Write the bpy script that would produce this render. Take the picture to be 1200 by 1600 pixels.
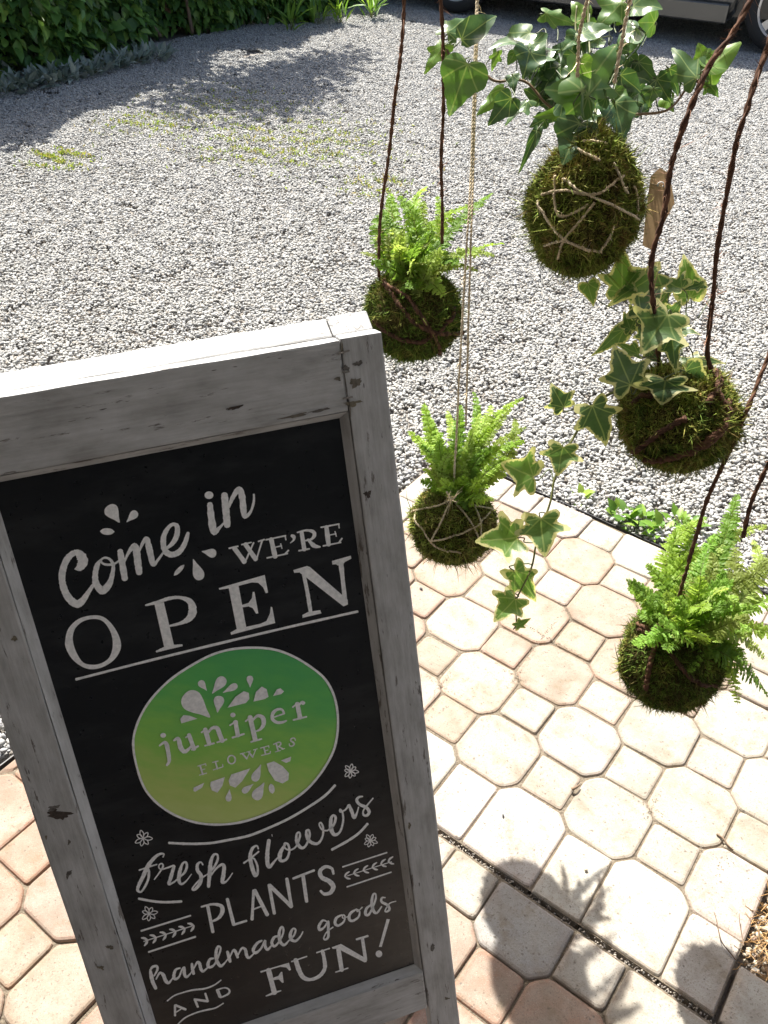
import bpy, bmesh, math, random
import numpy as np
from mathutils import Vector, Matrix
random.seed(7); RNG = np.random.default_rng(11)
sc = bpy.context.scene
for o in list(bpy.data.objects): bpy.data.objects.remove(o)

# ------------------------------------------------------------------ camera
CAM = np.array([-0.3937, -1.0775, 1.4195])
ROT = np.array([[0.9895458, -0.1420334, 0.0250125],
                [-0.0733196, -0.6448011, -0.7608257],
                [0.1241908, 0.7510380, -0.6484740]])      # world -> camera (x right, y down, z forward)
FOC = 1316.9                                               # focal length in photo pixels (1200 x 1600)
cd = bpy.data.cameras.new('camera'); cam = bpy.data.objects.new('camera', cd)
sc.collection.objects.link(cam); sc.camera = cam
cd.sensor_fit = 'VERTICAL'; cd.sensor_height = 36.0; cd.lens = 36.0 * FOC / 1600.0
cd.clip_start = 0.02; cd.clip_end = 500
cam.matrix_world = Matrix([[ROT[0][i], -ROT[1][i], -ROT[2][i], CAM[i]] for i in range(3)] + [[0, 0, 0, 1]])
sc.render.resolution_x = 768; sc.render.resolution_y = 1024

# ------------------------------------------------------------------ sky and sun
SUN_EL, SUN_AZ = math.radians(52), math.radians(-12)       # azimuth from +Y towards +X
sunv = Vector((math.sin(SUN_AZ) * math.cos(SUN_EL), math.cos(SUN_AZ) * math.cos(SUN_EL), math.sin(SUN_EL)))
w = bpy.data.worlds.new('World'); sc.world = w; w.use_nodes = True
nt = w.node_tree; bg = nt.nodes['Background']
sky = nt.nodes.new('ShaderNodeTexSky'); sky.sky_type = 'NISHITA'; sky.sun_disc = False
sky.sun_elevation = SUN_EL; sky.sun_rotation = SUN_AZ; sky.air_density = 1.0; sky.dust_density = 4.0
nt.links.new(sky.outputs[0], bg.inputs[0]); bg.inputs[1].default_value = 0.085
sl = bpy.data.lights.new('sun', 'SUN'); sl.energy = 5.0; sl.angle = math.radians(0.53); sl.color = (1, 0.96, 0.89)
so = bpy.data.objects.new('sun', sl); sc.collection.objects.link(so)
so.rotation_euler = sunv.to_track_quat('Z', 'Y').to_euler(); so.location = (0, 0, 8)
sc.view_settings.view_transform = 'Standard'; sc.view_settings.look = 'None'
sc.view_settings.exposure = 1.3; sc.view_settings.gamma = 1.0
sc.view_settings.use_curve_mapping = False

# ------------------------------------------------------------------ helpers
def ray(u, v):
    return ROT.T @ np.array([(u - 600) / FOC, (v - 800) / FOC, 1.0])     # camera depth 1
def at(u, v, t): return CAM + ray(u, v) * t
def gnd(u, v, z=0.0):
    r = ray(u, v); return CAM + r * (z - CAM[2]) / r[2]
def proj(X):
    c = (np.asarray(X) - CAM) @ ROT.T
    return 600 + FOC * c[..., 0] / c[..., 2], 800 + FOC * c[..., 1] / c[..., 2], c[..., 2]
def unit(v):
    v = np.asarray(v, float); return v / (np.linalg.norm(v) + 1e-12)
UP = np.array([0, 0, 1.0])

def link(o, parent=None):
    sc.collection.objects.link(o)
    if parent is not None: o.parent = parent
    return o
def empty(name, loc, label=None, cat=None, group=None):
    o = bpy.data.objects.new(name, None); o.location = loc; o.empty_display_size = 0.05
    link(o); tag(o, label, cat, group); return o
def tag(o, label=None, cat=None, group=None, kind=None):
    if label: o['label'] = label
    if cat: o['category'] = cat
    if group: o['group'] = group
    if kind: o['kind'] = kind
    return o
def make_mesh(name, V, F, mat, smooth=False, attrs=None):
    me = bpy.data.meshes.new(name)
    V = np.asarray(V, np.float32)
    if isinstance(F, np.ndarray):
        n, k = F.shape
        me.vertices.add(len(V)); me.vertices.foreach_set('co', V.ravel())
        me.loops.add(n * k); me.loops.foreach_set('vertex_index', F.ravel().astype(np.int32))
        me.polygons.add(n); me.polygons.foreach_set('loop_start', np.arange(0, n * k, k, dtype=np.int32))
        me.polygons.foreach_set('loop_total', np.full(n, k, np.int32))
        me.update(calc_edges=True)
    else:
        me.from_pydata(V.tolist(), [], F); me.update()
    if smooth: me.polygons.foreach_set('use_smooth', [True] * len(me.polygons))
    for nm, dat in (attrs or {}).items():
        dat = np.asarray(dat, np.float32)
        if dat.ndim == 2 and dat.shape[1] == 4:
            a = me.attributes.new(nm, 'FLOAT_COLOR', 'POINT'); a.data.foreach_set('color', dat.ravel())
        else:
            a = me.attributes.new(nm, 'FLOAT_VECTOR', 'POINT'); a.data.foreach_set('vector', dat.ravel())
    if mat: me.materials.append(mat)
    return me
def obj(name, V, F, mat, parent=None, smooth=False, attrs=None, origin=None):
    """one mesh object; V in world coordinates, stored relative to the (unrotated) parent's world position"""
    off = np.zeros(3)
    p = parent
    while p is not None:
        off = off + np.array(p.location); p = p.parent
    if origin is not None: org = np.asarray(origin, float)
    else: org = off.copy()
    o = bpy.data.objects.new(name, make_mesh(name, np.asarray(V, float) - org, F, mat, smooth, attrs))
    link(o, parent); o.location = org - off
    return o
class MB:
    """collects geometry for ONE mesh"""
    def __init__(s): s.V = []; s.F = []; s.A = []; s.n = 0
    def add(s, V, F, A=None):
        V = np.asarray(V, float); s.V.append(V); s.F += [[i + s.n for i in f] for f in F]
        s.A.append(np.asarray(A, float) if A is not None else np.zeros((len(V), 3))); s.n += len(V)
    def build(s, name, mat, parent=None, smooth=False, attr=None, origin=None):
        at_ = {attr: np.concatenate(s.A)} if attr else None
        return obj(name, np.concatenate(s.V), s.F, mat, parent, smooth, at_, origin)
def frames(P):
    P = np.asarray(P, float); T = np.gradient(P, axis=0); T /= np.linalg.norm(T, axis=1)[:, None] + 1e-12
    n = np.cross(T[0], [0.3, 0.5, 0.81]); n = unit(n); N = []
    for t in T:
        n = unit(n - t * np.dot(n, t)); N.append(n)
    N = np.array(N); return T, N, np.cross(T, N)
def tube(P, r, k=6, cap=True):
    P = np.asarray(P, float); n = len(P); T, N, B = frames(P); r = np.broadcast_to(r, (n,))
    V = []
    for i in range(n):
        for j in range(k):
            a = 2 * math.pi * j / k; V.append(P[i] + r[i] * (N[i] * math.cos(a) + B[i] * math.sin(a)))
    F = [[i * k + j, i * k + (j + 1) % k, (i + 1) * k + (j + 1) % k, (i + 1) * k + j] for i in range(n - 1) for j in range(k)]
    if cap: F += [list(range(k))[::-1], [(n - 1) * k + j for j in range(k)]]
    return np.array(V), F
def catmull(P, n=8, closed=False):
    P = np.asarray(P, float); m = len(P)
    if m < 3 and not closed:
        t = np.linspace(0, 1, 3)[:, None]; return P[0] + (P[-1] - P[0]) * t
    out = []
    rng = range(m) if closed else range(m - 1)
    for i in rng:
        if closed: p0, p1, p2, p3 = P[i - 1], P[i], P[(i + 1) % m], P[(i + 2) % m]
        else: p0, p1, p2, p3 = P[max(i - 1, 0)], P[i], P[i + 1], P[min(i + 2, m - 1)]
        for j in range(n):
            t = j / n
            out.append(0.5 * (2 * p1 + (p2 - p0) * t + (2 * p0 - 5 * p1 + 4 * p2 - p3) * t * t + (3 * p1 - p0 - 3 * p2 + p3) * t ** 3))
    if not closed: out.append(P[-1])
    return np.array(out)
def resample(P, step):
    P = np.asarray(P, float); d = np.r_[0, np.cumsum(np.linalg.norm(np.diff(P, axis=0), axis=1))]
    n = max(3, int(d[-1] / step) + 1); s = np.linspace(0, d[-1], n)
    return np.stack([np.interp(s, d, P[:, i]) for i in range(3)], 1)
def nz(p, s=1.0, seed=0.0):
    """cheap smooth noise in -1..1"""
    p = np.asarray(p) * s
    x, y, z = p[..., 0] + seed, p[..., 1] + 1.7 * seed, p[..., 2] - 0.6 * seed
    return (np.sin(1.3 * x + 2.1 * y + 0.7) * np.cos(1.7 * z - 0.9 * x) + np.sin(2.9 * y - 1.1 * z + 1.3) * np.cos(2.3 * x + 0.4)
            + 0.6 * np.sin(4.7 * x + 3.1 * z) * np.cos(5.3 * y - 2.2 * x)) / 2.2
def box(a0, a1, b0, b1, c0, c1, fn, bev=0.0, seg=(1, 1)):
    """bevelled box in a local frame mapped by fn(a, b, c); returns V, F, local coordinates"""
    bm = bmesh.new(); bmesh.ops.create_cube(bm, size=1)
    for v in bm.verts:
        v.co = ((a0 + a1) / 2 + v.co.x * (a1 - a0), (b0 + b1) / 2 + v.co.y * (b1 - b0), (c0 + c1) / 2 + v.co.z * (c1 - c0))
    if seg[0] > 1:
        ax = int(np.argmax([a1 - a0, b1 - b0, c1 - c0])); le = [e for e in bm.edges if abs(e.verts[0].co[ax] - e.verts[1].co[ax]) > 1e-4]
        bmesh.ops.subdivide_edges(bm, edges=le, cuts=seg[0], use_grid_fill=True)
    if bev: bmesh.ops.bevel(bm, geom=[e for e in bm.edges if e.calc_face_angle(0) > 0.5], offset=bev, segments=2, profile=0.6, affect='EDGES')
    if seg[0] > 1:
        for v in bm.verts: v.co += Vector((nz(np.array(v.co), 90, 1), nz(np.array(v.co), 90, 4), nz(np.array(v.co), 90, 8))) * seg[1]
    bm.verts.index_update()
    L = np.array([v.co[:] for v in bm.verts]); F = [[v.index for v in f.verts] for f in bm.faces]; bm.free()
    return np.array([fn(*l) for l in L]), F, L

# ------------------------------------------------------------------ materials
def mat(name):
    m = bpy.data.materials.new(name); m.use_nodes = True
    t = m.node_tree; return m, t, t.nodes['Principled BSDF']
def N(t, typ, **kw):
    n = t.nodes.new(typ)
    for k, v in kw.items():
        if k == 'inp':
            for a, b in v.items(): n.inputs[a].default_value = b
        else: setattr(n, k, v)
    return n
def ramp(t, src, stops, interp='LINEAR'):
    r = t.nodes.new('ShaderNodeValToRGB'); r.color_ramp.interpolation = interp
    e = r.color_ramp.elements
    while len(e) < len(stops): e.new(0.5)
    for i, (p, c) in enumerate(stops):
        e[i].position = p; e[i].color = (*c, 1) if len(c) == 3 else c
    t.links.new(src, r.inputs[0]); return r.outputs[0]
def mix(t, fac, a, b, mode='MIX'):
    m = t.nodes.new('ShaderNodeMix'); m.data_type = 'RGBA'; m.blend_type = mode
    for s, x in ((0, fac), (6, a), (7, b)):
        if hasattr(x, 'is_linked') or hasattr(x, 'links'): t.links.new(x, m.inputs[s])
        elif s == 0: m.inputs[0].default_value = x
        else: m.inputs[s].default_value = (*x, 1)
    return m.outputs[2]
def noise(t, vec, scale, detail=4, rough=0.55, out=0):
    n = N(t, 'ShaderNodeTexNoise', inp={'Scale': scale, 'Detail': detail, 'Roughness': rough})
    if vec is not None: t.links.new(vec, n.inputs['Vector'])
    return n.outputs[out]
def bump(t, b, h, strength=0.5, dist=0.002):
    n = N(t, 'ShaderNodeBump', inp={'Strength': strength, 'Distance': dist}); t.links.new(h, n.inputs['Height'])
    t.links.new(n.outputs[0], b.inputs['Normal']); return n
def attr(t, name, out='Vector'):
    return N(t, 'ShaderNodeAttribute', attribute_name=name).outputs[out]
def vscale(t, vec, s):
    m = N(t, 'ShaderNodeMapping'); m.inputs['Scale'].default_value = s; t.links.new(vec, m.inputs[0]); return m.outputs[0]
def pos(t): return N(t, 'ShaderNodeNewGeometry').outputs['Position']

def plain(name, col, rough=0.6, metal=0.0, spec=0.5, var=0.0, vs=60):
    m, t, b = mat(name); b.inputs['Roughness'].default_value = rough; b.inputs['Metallic'].default_value = metal
    b.inputs['Specular IOR Level'].default_value = spec
    if var:
        c = ramp(t, noise(t, pos(t), vs), [(0.3, tuple(x * (1 - var) for x in col)), (0.7, tuple(min(1, x * (1 + var)) for x in col))])
        t.links.new(c, b.inputs['Base Color'])
    else: b.inputs['Base Color'].default_value = (*col, 1)
    return m
def leafy(name, transl=0.35, rough=0.4, spec=0.4, gain=(1, 1, 1), col=None):
    """leaf shader: colour from vertex attribute Col, light shines through the blade"""
    m, t, b = mat(name); b.inputs['Roughness'].default_value = rough; b.inputs['Specular IOR Level'].default_value = spec
    c = col(t) if col else attr(t, 'Col', 'Color')
    t.links.new(c, b.inputs['Base Color'])
    tr = N(t, 'ShaderNodeBsdfTranslucent'); g = mix(t, 1.0, c, gain, 'MULTIPLY'); t.links.new(g, tr.inputs[0])
    ms = N(t, 'ShaderNodeMixShader'); ms.inputs[0].default_value = transl
    t.links.new(b.outputs[0], ms.inputs[1]); t.links.new(tr.outputs[0], ms.inputs[2])
    t.links.new(ms.outputs[0], t.nodes['Material Output'].inputs[0]); return m

def m_wood():
    m, t, b = mat('weathered_grey_paint'); L = attr(t, 'loc')
    grain = noise(t, vscale(t, L, (14, 240, 240)), 1.0, 5, 0.65)
    blot = noise(t, vscale(t, L, (18, 42, 42)), 1.0, 5, 0.6)
    fine = noise(t, vscale(t, L, (90, 420, 420)), 1.0, 3, 0.6)
    base = ramp(t, blot, [(0.30, (0.25, 0.25, 0.24)), (0.48, (0.41, 0.415, 0.415)), (0.68, (0.55, 0.56, 0.57))])
    c = mix(t, 0.35, base, ramp(t, grain, [(0.3, (0.26, 0.255, 0.25)), (0.65, (0.54, 0.545, 0.55))]))
    wear = noise(t, vscale(t, L, (16, 95, 95)), 1.0, 6, 0.72)
    wm = ramp(t, wear, [(0.60, (0, 0, 0)), (0.645, (0.9, 0.9, 0.9))])
    c = mix(t, wm, c, (0.13, 0.115, 0.10))
    spots = noise(t, vscale(t, L, (55, 240, 240)), 1.0, 2, 0.5)
    c = mix(t, ramp(t, spots, [(0.72, (0, 0, 0)), (0.76, (1, 1, 1))]), c, (0.09, 0.08, 0.075))
    t.links.new(c, b.inputs['Base Color']); b.inputs['Roughness'].default_value = 0.62
    h = mix(t, 0.5, grain, fine); h = mix(t, wm, h, (0.1, 0.1, 0.1))
    bump(t, b, h, 0.55, 0.0012); return m
def m_paver():
    m, t, b = mat('concrete_paver'); oc = N(t, 'ShaderNodeObjectInfo').outputs['Color']; p = pos(t)
    big = noise(t, p, 22, 4); c = mix(t, ramp(t, big, [(0.3, (0, 0, 0)), (0.7, (0.55, 0.55, 0.55))]), oc, (0.40, 0.37, 0.315))
    ed = N(t, 'ShaderNodeSeparateXYZ'); t.links.new(attr(t, 'loc'), ed.inputs[0]); wn = noise(t, p, 60, 4); em = N(t, 'ShaderNodeMath', operation='MULTIPLY'); t.links.new(ed.outputs[0], em.inputs[0]); t.links.new(ramp(t, wn, [(0.3, (0.1,) * 3), (0.6, (1,) * 3)]), em.inputs[1])
    c = mix(t, em.outputs[0], c, mix(t, 1.0, oc, (0.98, 0.87, 0.80), 'MULTIPLY'))
    sp = noise(t, p, 420, 3, 0.6)
    c = mix(t, ramp(t, sp, [(0.57, (0, 0, 0)), (0.66, (0.7, 0.7, 0.7))]), c, (0.20, 0.16, 0.125))
    c = mix(t, ramp(t, noise(t, p, 650, 2), [(0.62, (0, 0, 0)), (0.7, (0.6, 0.6, 0.6))]), c, (0.50, 0.48, 0.44))
    st = noise(t, p, 9, 5, 0.7); c = mix(t, ramp(t, st, [(0.47, (0, 0, 0)), (0.68, (0.6, 0.6, 0.6))]), c, (0.20, 0.165, 0.125))
    pit = N(t, 'ShaderNodeTexVoronoi', inp={'Scale': 80.0}); t.links.new(p, pit.inputs[0])
    pj = N(t, 'ShaderNodeMath', operation='SUBTRACT'); t.links.new(ramp(t, noise(t, p, 70, 3), [(0.42, (0,) * 3), (0.75, (0.35,) * 3)]), pj.inputs[0]); t.links.new(pit.outputs['Distance'], pj.inputs[1])
    pm = ramp(t, pj.outputs[0], [(0.0, (0, 0, 0)), (0.10, (0.75, 0.75, 0.75))])
    c = mix(t, pm, c, (0.16, 0.14, 0.12))
    c = mix(t, ramp(t, noise(t, p, 17, 6, 0.75), [(0.53, (0,) * 3), (0.68, (0.62,) * 3)]), c, (0.21, 0.165, 0.11))
    c = mix(t, ramp(t, noise(t, p, 150, 4, 0.65), [(0.60, (0,) * 3), (0.68, (0.75,) * 3)]), c, (0.13, 0.105, 0.08))
    t.links.new(c, b.inputs['Base Color']); b.inputs['Roughness'].default_value = 0.88; b.inputs['Specular IOR Level'].default_value = 0.25
    h = mix(t, 0.6, sp, noise(t, p, 120, 4)); h = mix(t, pm, h, (0, 0, 0)); bump(t, b, h, 0.5, 0.0022); return m
def m_ground(name, stops, sc1, sc2):
    m, t, b = mat(name); p = pos(t); a = noise(t, p, sc1, 6, 0.7); d = noise(t, p, sc2, 3)
    c = mix(t, 0.5, ramp(t, a, stops), ramp(t, d, stops))
    t.links.new(c, b.inputs['Base Color']); b.inputs['Roughness'].default_value = 0.95; b.inputs['Specular IOR Level'].default_value = 0.15
    bump(t, b, a, 0.8, 0.012); return m
def m_stone():
    m, t, b = mat('crushed_stone'); c = attr(t, 'Col', 'Color'); n = noise(t, pos(t), 260, 3)
    c = mix(t, 0.35, c, ramp(t, n, [(0.3, (0.15, 0.15, 0.15)), (0.7, (0.62, 0.61, 0.6))]))
    t.links.new(c, b.inputs['Base Color']); b.inputs['Roughness'].default_value = 0.8; b.inputs['Specular IOR Level'].default_value = 0.3; return m
def m_col(name, rough=0.8, spec=0.3):
    m, t, b = mat(name); t.links.new(attr(t, 'Col', 'Color'), b.inputs['Base Color'])
    b.inputs['Roughness'].default_value = rough; b.inputs['Specular IOR Level'].default_value = spec; return m
def ivy_col(var):
    def f(t):
        L = attr(t, 'luv'); sx = N(t, 'ShaderNodeSeparateXYZ'); t.links.new(L, sx.inputs[0])
        rnd = N(t, 'ShaderNodeObjectInfo'); n = noise(t, vscale(t, L, (7, 7, 0)), 1.0, 4, 0.6)
        oc = rnd.outputs['Color']
        c = mix(t, ramp(t, n, [(0.35, (0, 0, 0)), (0.7, (0.5, 0.5, 0.5))]), oc, (0.10, 0.17, 0.07))
        if var:
            ad = N(t, 'ShaderNodeMath', operation='ADD'); t.links.new(sx.outputs[2], ad.inputs[0])
            n2 = noise(t, vscale(t, L, (5, 5, 0)), 1.0, 3, 0.7)
            mu = N(t, 'ShaderNodeMath', operation='MULTIPLY_ADD', inp={1: 0.75, 2: -0.375}); t.links.new(n2, mu.inputs[0]); t.links.new(mu.outputs[0], ad.inputs[1])
            c = mix(t, ramp(t, ad.outputs[0], [(0.78, (0, 0, 0)), (0.87, (1, 1, 1))]), c, (0.58, 0.56, 0.30))
        # pale veins: midrib and side ribs that radiate from the stalk
        at2 = N(t, 'ShaderNodeMath', operation='ARCTAN2'); t.links.new(sx.outputs[0], at2.inputs[0]); t.links.new(sx.outputs[1], at2.inputs[1])
        ab = N(t, 'ShaderNodeMath', operation='PINGPONG', inp={1: 0.36}); t.links.new(at2.outputs[0], ab.inputs[0])
        r2 = N(t, 'ShaderNodeVectorMath', operation='LENGTH'); t.links.new(vscale(t, L, (1, 1, 0)), r2.inputs[0])
        mm = N(t, 'ShaderNodeMath', operation='MULTIPLY'); t.links.new(ab.outputs[0], mm.inputs[0]); t.links.new(r2.outputs['Value'], mm.inputs[1])
        vm = ramp(t, mm.outputs[0], [(0.008, (0.55, 0.55, 0.55)), (0.02, (0, 0, 0))])
        return mix(t, vm, c, (0.32, 0.40, 0.16))
    return f
M = dict(
    wood=m_wood(), paver=m_paver(), stone=m_stone(),
    soil=m_ground('gravelly_soil', [(0.3, (0.13, 0.115, 0.10)), (0.55, (0.27, 0.25, 0.225)), (0.75, (0.40, 0.38, 0.35))], 38, 150),
    sand=m_ground('joint_sand', [(0.3, (0.10, 0.08, 0.06)), (0.6, (0.24, 0.20, 0.15)), (0.8, (0.34, 0.30, 0.24))], 60, 300),
    plastic=plain('black_edging', (0.02, 0.02, 0.022), 0.45),
    letter=plain('chalk_white_paint', (0.88, 0.90, 0.91), 0.7, spec=0.25, var=0.16, vs=240),
    moss=m_col('moss_strands', 0.85, 0.2), core=plain('moss_peat', (0.055, 0.046, 0.018), 0.95, spec=0.1, var=0.5, vs=180),
    rope=m_col('rope_fibre', 0.9, 0.15), fern=leafy('fern_blade', 0.55, 0.5, 0.3, (1.25, 1.2, 0.8)),
    ivy=leafy('ivy_leaf', 0.30, 0.27, 0.6, (1.3, 1.35, 0.6), ivy_col(False)),
    vivy=leafy('variegated_ivy_leaf', 0.50, 0.36, 0.4, (1.25, 1.3, 0.7), ivy_col(True)),
    hedge=leafy('hedge_leaf', 0.25, 0.38, 0.4, (1.2, 1.3, 0.6)), silver=leafy('woolly_silver_leaf', 0.12, 0.8, 0.15),
    weed=leafy('weed_leaf', 0.4, 0.45, 0.35, (1.2, 1.2, 0.7)),
    stem=plain('green_stem', (0.16, 0.17, 0.05), 0.55, var=0.3), stemb=plain('brown_stem', (0.16, 0.10, 0.05), 0.6, var=0.3),
    card=plain('kraft_card', (0.44, 0.30, 0.16), 0.8, spec=0.2, var=0.08, vs=300),
    stalk=plain('leaf_stalk', (0.07, 0.095, 0.03), 0.5, var=0.3), steel=plain('staple_wire', (0.20, 0.19, 0.18), 0.5, 0.6), bark=plain('dry_wood', (0.19, 0.13, 0.085), 0.85, var=0.3, vs=40),
    beam=plain('timber_pole', (0.24, 0.17, 0.11), 0.7, var=0.25, vs=25),
)
m, t, b = mat('black_board'); n1 = noise(t, pos(t), 7, 4); n2 = noise(t, pos(t), 160, 3)
t.links.new(ramp(t, n1, [(0.3, (0.006, 0.0072, 0.0095)), (0.7, (0.010, 0.0112, 0.0135))]), b.inputs['Base Color'])
t.links.new(ramp(t, n2, [(0.3, (0.27,) * 3), (0.7, (0.36,) * 3)]), b.inputs['Roughness']); b.inputs['Specular IOR Level'].default_value = 0.45
sm = noise(t, vscale(t, pos(t), (9, 9, 30)), 1.0, 5, 0.7); b0c = b.inputs['Base Color'].links[0].from_socket
t.links.new(mix(t, ramp(t, sm, [(0.48, (0,) * 3), (0.8, (0.16,) * 3)]), b0c, (0.16, 0.165, 0.17)), b.inputs['Base Color'])
bump(t, b, n2, 0.08, 0.0005); M['board'] = m
m, t, b = mat('green_oval_paint'); L = attr(t, 'loc'); sx = N(t, 'ShaderNodeSeparateXYZ'); t.links.new(L, sx.inputs[0])
wob = noise(t, vscale(t, L, (5, 16, 1)), 1.0, 4); ad = N(t, 'ShaderNodeMath', operation='MULTIPLY_ADD', inp={1: 0.36}); t.links.new(wob, ad.inputs[0]); t.links.new(sx.outputs[1], ad.inputs[2])
c = ramp(t, ad.outputs[0], [(0.18, (0.09, 0.46, 0.14)), (0.38, (0.14, 0.54, 0.13)), (0.62, (0.31, 0.66, 0.12)), (0.82, (0.52, 0.68, 0.19)), (0.98, (0.60, 0.72, 0.25))])
t.links.new(c, b.inputs['Base Color']); b.inputs['Roughness'].default_value = 0.45; M['oval'] = m
# ------------------------------------------------------------------ ground and paving
P = 0.166; S_ = 0.1117                                     # paver lattice pitch (m) and half short edge (lattice units)
def lw(x, y, z=0.0): return np.array([x * P, -y * P, z])  # lattice -> world
gz = -0.034
gx = np.linspace(-60, 60, 25); V = [(x, y, gz) for y in gx for x in gx]
F = [[j * 25 + i, j * 25 + i + 1, (j + 1) * 25 + i + 1, (j + 1) * 25 + i] for j in range(24) for i in range(24)]
tag(obj('ground', V, F, M['soil']), kind='structure')

def octagon(cx, cy):
    s = S_; return [(cx - s, cy - .5), (cx + s, cy - .5), (cx + .5, cy - s), (cx + .5, cy + s), (cx + s, cy + .5), (cx - s, cy + .5), (cx - .5, cy + s), (cx - .5, cy - s)]
def square(cx, cy):
    h = .5 - S_; return [(cx, cy - h), (cx + h, cy), (cx, cy + h), (cx - h, cy)]
def clip(poly, a, b, c):
    """keep a*x + b*y <= c"""
    out = []
    for i, p in enumerate(poly):
        q = poly[(i + 1) % len(poly)]; dp = a * p[0] + b * p[1] - c; dq = a * q[0] + b * q[1] - c
        if dp <= 0: out.append(p)
        if dp * dq < 0:
            k = dp / (dp - dq); out.append((p[0] + k * (q[0] - p[0]), p[1] + k * (q[1] - p[1])))
    return out
def area(p): return 0.5 * sum(p[i][0] * p[(i + 1) % len(p)][1] - p[(i + 1) % len(p)][0] * p[i][1] for i in range(len(p)))
def inset(poly, d):
    """move every edge of a convex polygon inwards by d (metres)"""
    n = len(poly); out = []
    for i in range(n):
        p0, p1, p2 = (np.array(poly[(i + k) % n]) for k in (-1, 0, 1))
        e1 = unit(p1 - p0); e2 = unit(p2 - p1); n1 = np.array([-e1[1], e1[0]]); n2 = np.array([-e2[1], e2[0]])
        k = d / max(0.35, 1 + np.dot(n1, n2)); out.append(p1 + (n1 + n2) * k)
    return out
cache = {}
def paver(poly, parent, col, gap=0.0017, ch=0.0046):
    if len(poly) < 3 or abs(area(poly)) < 0.03: return
    W = [(x * P, -y * P) for x, y in poly]
    if area(W) < 0: W = W[::-1]
    c = np.mean(W, 0); W = [np.array(q) - c for q in W]
    # drop doubled corners
    W = [q for i, q in enumerate(W) if np.linalg.norm(q - W[i - 1]) > 0.004]
    var = random.randrange(9); key = (var,) + tuple(np.round(np.array(W).ravel(), 4))
    if key not in cache:
        # round the corners of every stone a little
        jr = np.random.default_rng(var * 17 + len(W)); W = [q + jr.normal(size=2) * .0009 for q in W]; gp = jr.uniform(-.0006, .0007, 1)[0]; gap = gap + gp
        W = inset(W, gap); R_ = []
        for i, q in enumerate(W):
            a_, b_ = W[i - 1], W[(i + 1) % len(W)]
            kk = jr.uniform(.003, .011); k1 = min(kk, 0.3 * np.linalg.norm(a_ - q)); k2 = min(kk, 0.3 * np.linalg.norm(b_ - q))
            pa, pb = q + unit(a_ - q) * k1, q + unit(b_ - q) * k2
            R_ += [pa, 0.5 * q + 0.25 * (pa + pb), pb]
        rin = min(abs(np.cross(R_[(i + 1) % len(R_)] - q, -q)) / (np.linalg.norm(R_[(i + 1) % len(R_)] - q) + 1e-9) for i, q in enumerate(R_) if np.linalg.norm(R_[(i + 1) % len(R_)] - q) > .012)
        o0 = R_; o1 = [q * (1 - .0015 / rin) for q in R_]; o2 = [q * (1 - ch / rin) for q in R_]; o3 = [q * (1 - (ch + .008) / rin) for q in R_]; n = len(o0)
        V = [(*q, -0.05) for q in o0] + [(*q, -0.0045) for q in o0] + [(*q, -0.0016) for q in o1] + [(*q, 0.0) for q in o2] + [(*q, 0.0002) for q in o3]
        F = [[L * n + i, L * n + (i + 1) % n, (L + 1) * n + (i + 1) % n, (L + 1) * n + i] for L in range(4) for i in range(n)] + [[4 * n + i for i in range(n)]]
        cache[key] = make_mesh('paver', V, F, M['paver'], attrs={'loc': np.repeat([[1, 0, 0], [1, 0, 0], [1, 0, 0], [.75, 0, 0], [0, 0, 0]], n, 0)})
    o = bpy.data.objects.new('paver', cache[key]); link(o, parent)
    o.location = (c[0] - parent.location[0], c[1] - parent.location[1], random.uniform(-0.0022, 0.0014) - parent.location[2])
    o.rotation_euler = (random.gauss(0, 0.008), random.gauss(0, 0.008), random.gauss(0, 0.007)); o.color = (*col, 1); return o
def pcol(base, v=0.10):
    k = 1 + random.uniform(-v, v); return tuple(min(0.8, x * k * (1 + random.uniform(-0.03, 0.03))) for x in base)
PINK, CREAM, GREY, TERRA = (0.31, 0.236, 0.185), (0.345, 0.322, 0.280), (0.29, 0.29, 0.29), (0.315, 0.195, 0.145)
def bed_sheet(name, poly, z):
    V = [lw(x, y, z) for x, y in poly]
    return tag(obj(name, V, [list(range(len(V)))[::-1]], M['sand'], origin=(*np.mean([v[:2] for v in V], 0), z)), kind='structure')

# the raised pad under the hanging plants: -4.3 < x+y < 5.36, -2.8 < x-y < 5.42 in lattice units
def uv2(sx, df): return ((sx + df) / 2, (sx - df) / 2)
pad = bed_sheet('paved_pad', [uv2(-4.3, -2.78), uv2(5.36, -2.78), uv2(5.36, 5.42), uv2(-4.3, 5.42)], -0.0055)
def clip_pad(q): return clip(clip(clip(clip(q, 1, 1, 5.36), -1, -1, 4.30), 1, -1, 5.42), -1, 1, 2.78)
def pad_col(i, j):
    if i - j <= -1.7: return pcol((0.43, 0.41, 0.37), .05)
    if i - j >= 4.4 or i + j <= -3.7: return pcol((0.45, 0.435, 0.40), .05)
    k = (j + 0.15 * i + random.uniform(-0.45, 0.45))
    if k < 0.6: return pcol(PINK if random.random() < 0.75 else (0.36, 0.305, 0.255), 0.08)
    return pcol(CREAM, 0.07)
for i in range(-6, 7):
    for j in range(-7, 7):
        d = i - j
        if -1 <= d <= 6: paver(clip_pad(octagon(i, j)), pad, pad_col(i, j))
        d2 = (i + .5) - (j + .5)
        if -1 <= d2 <= 6: paver(clip_pad(square(i + .5, j + .5)), pad, pad_col(i + .5, j + .5))
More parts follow.
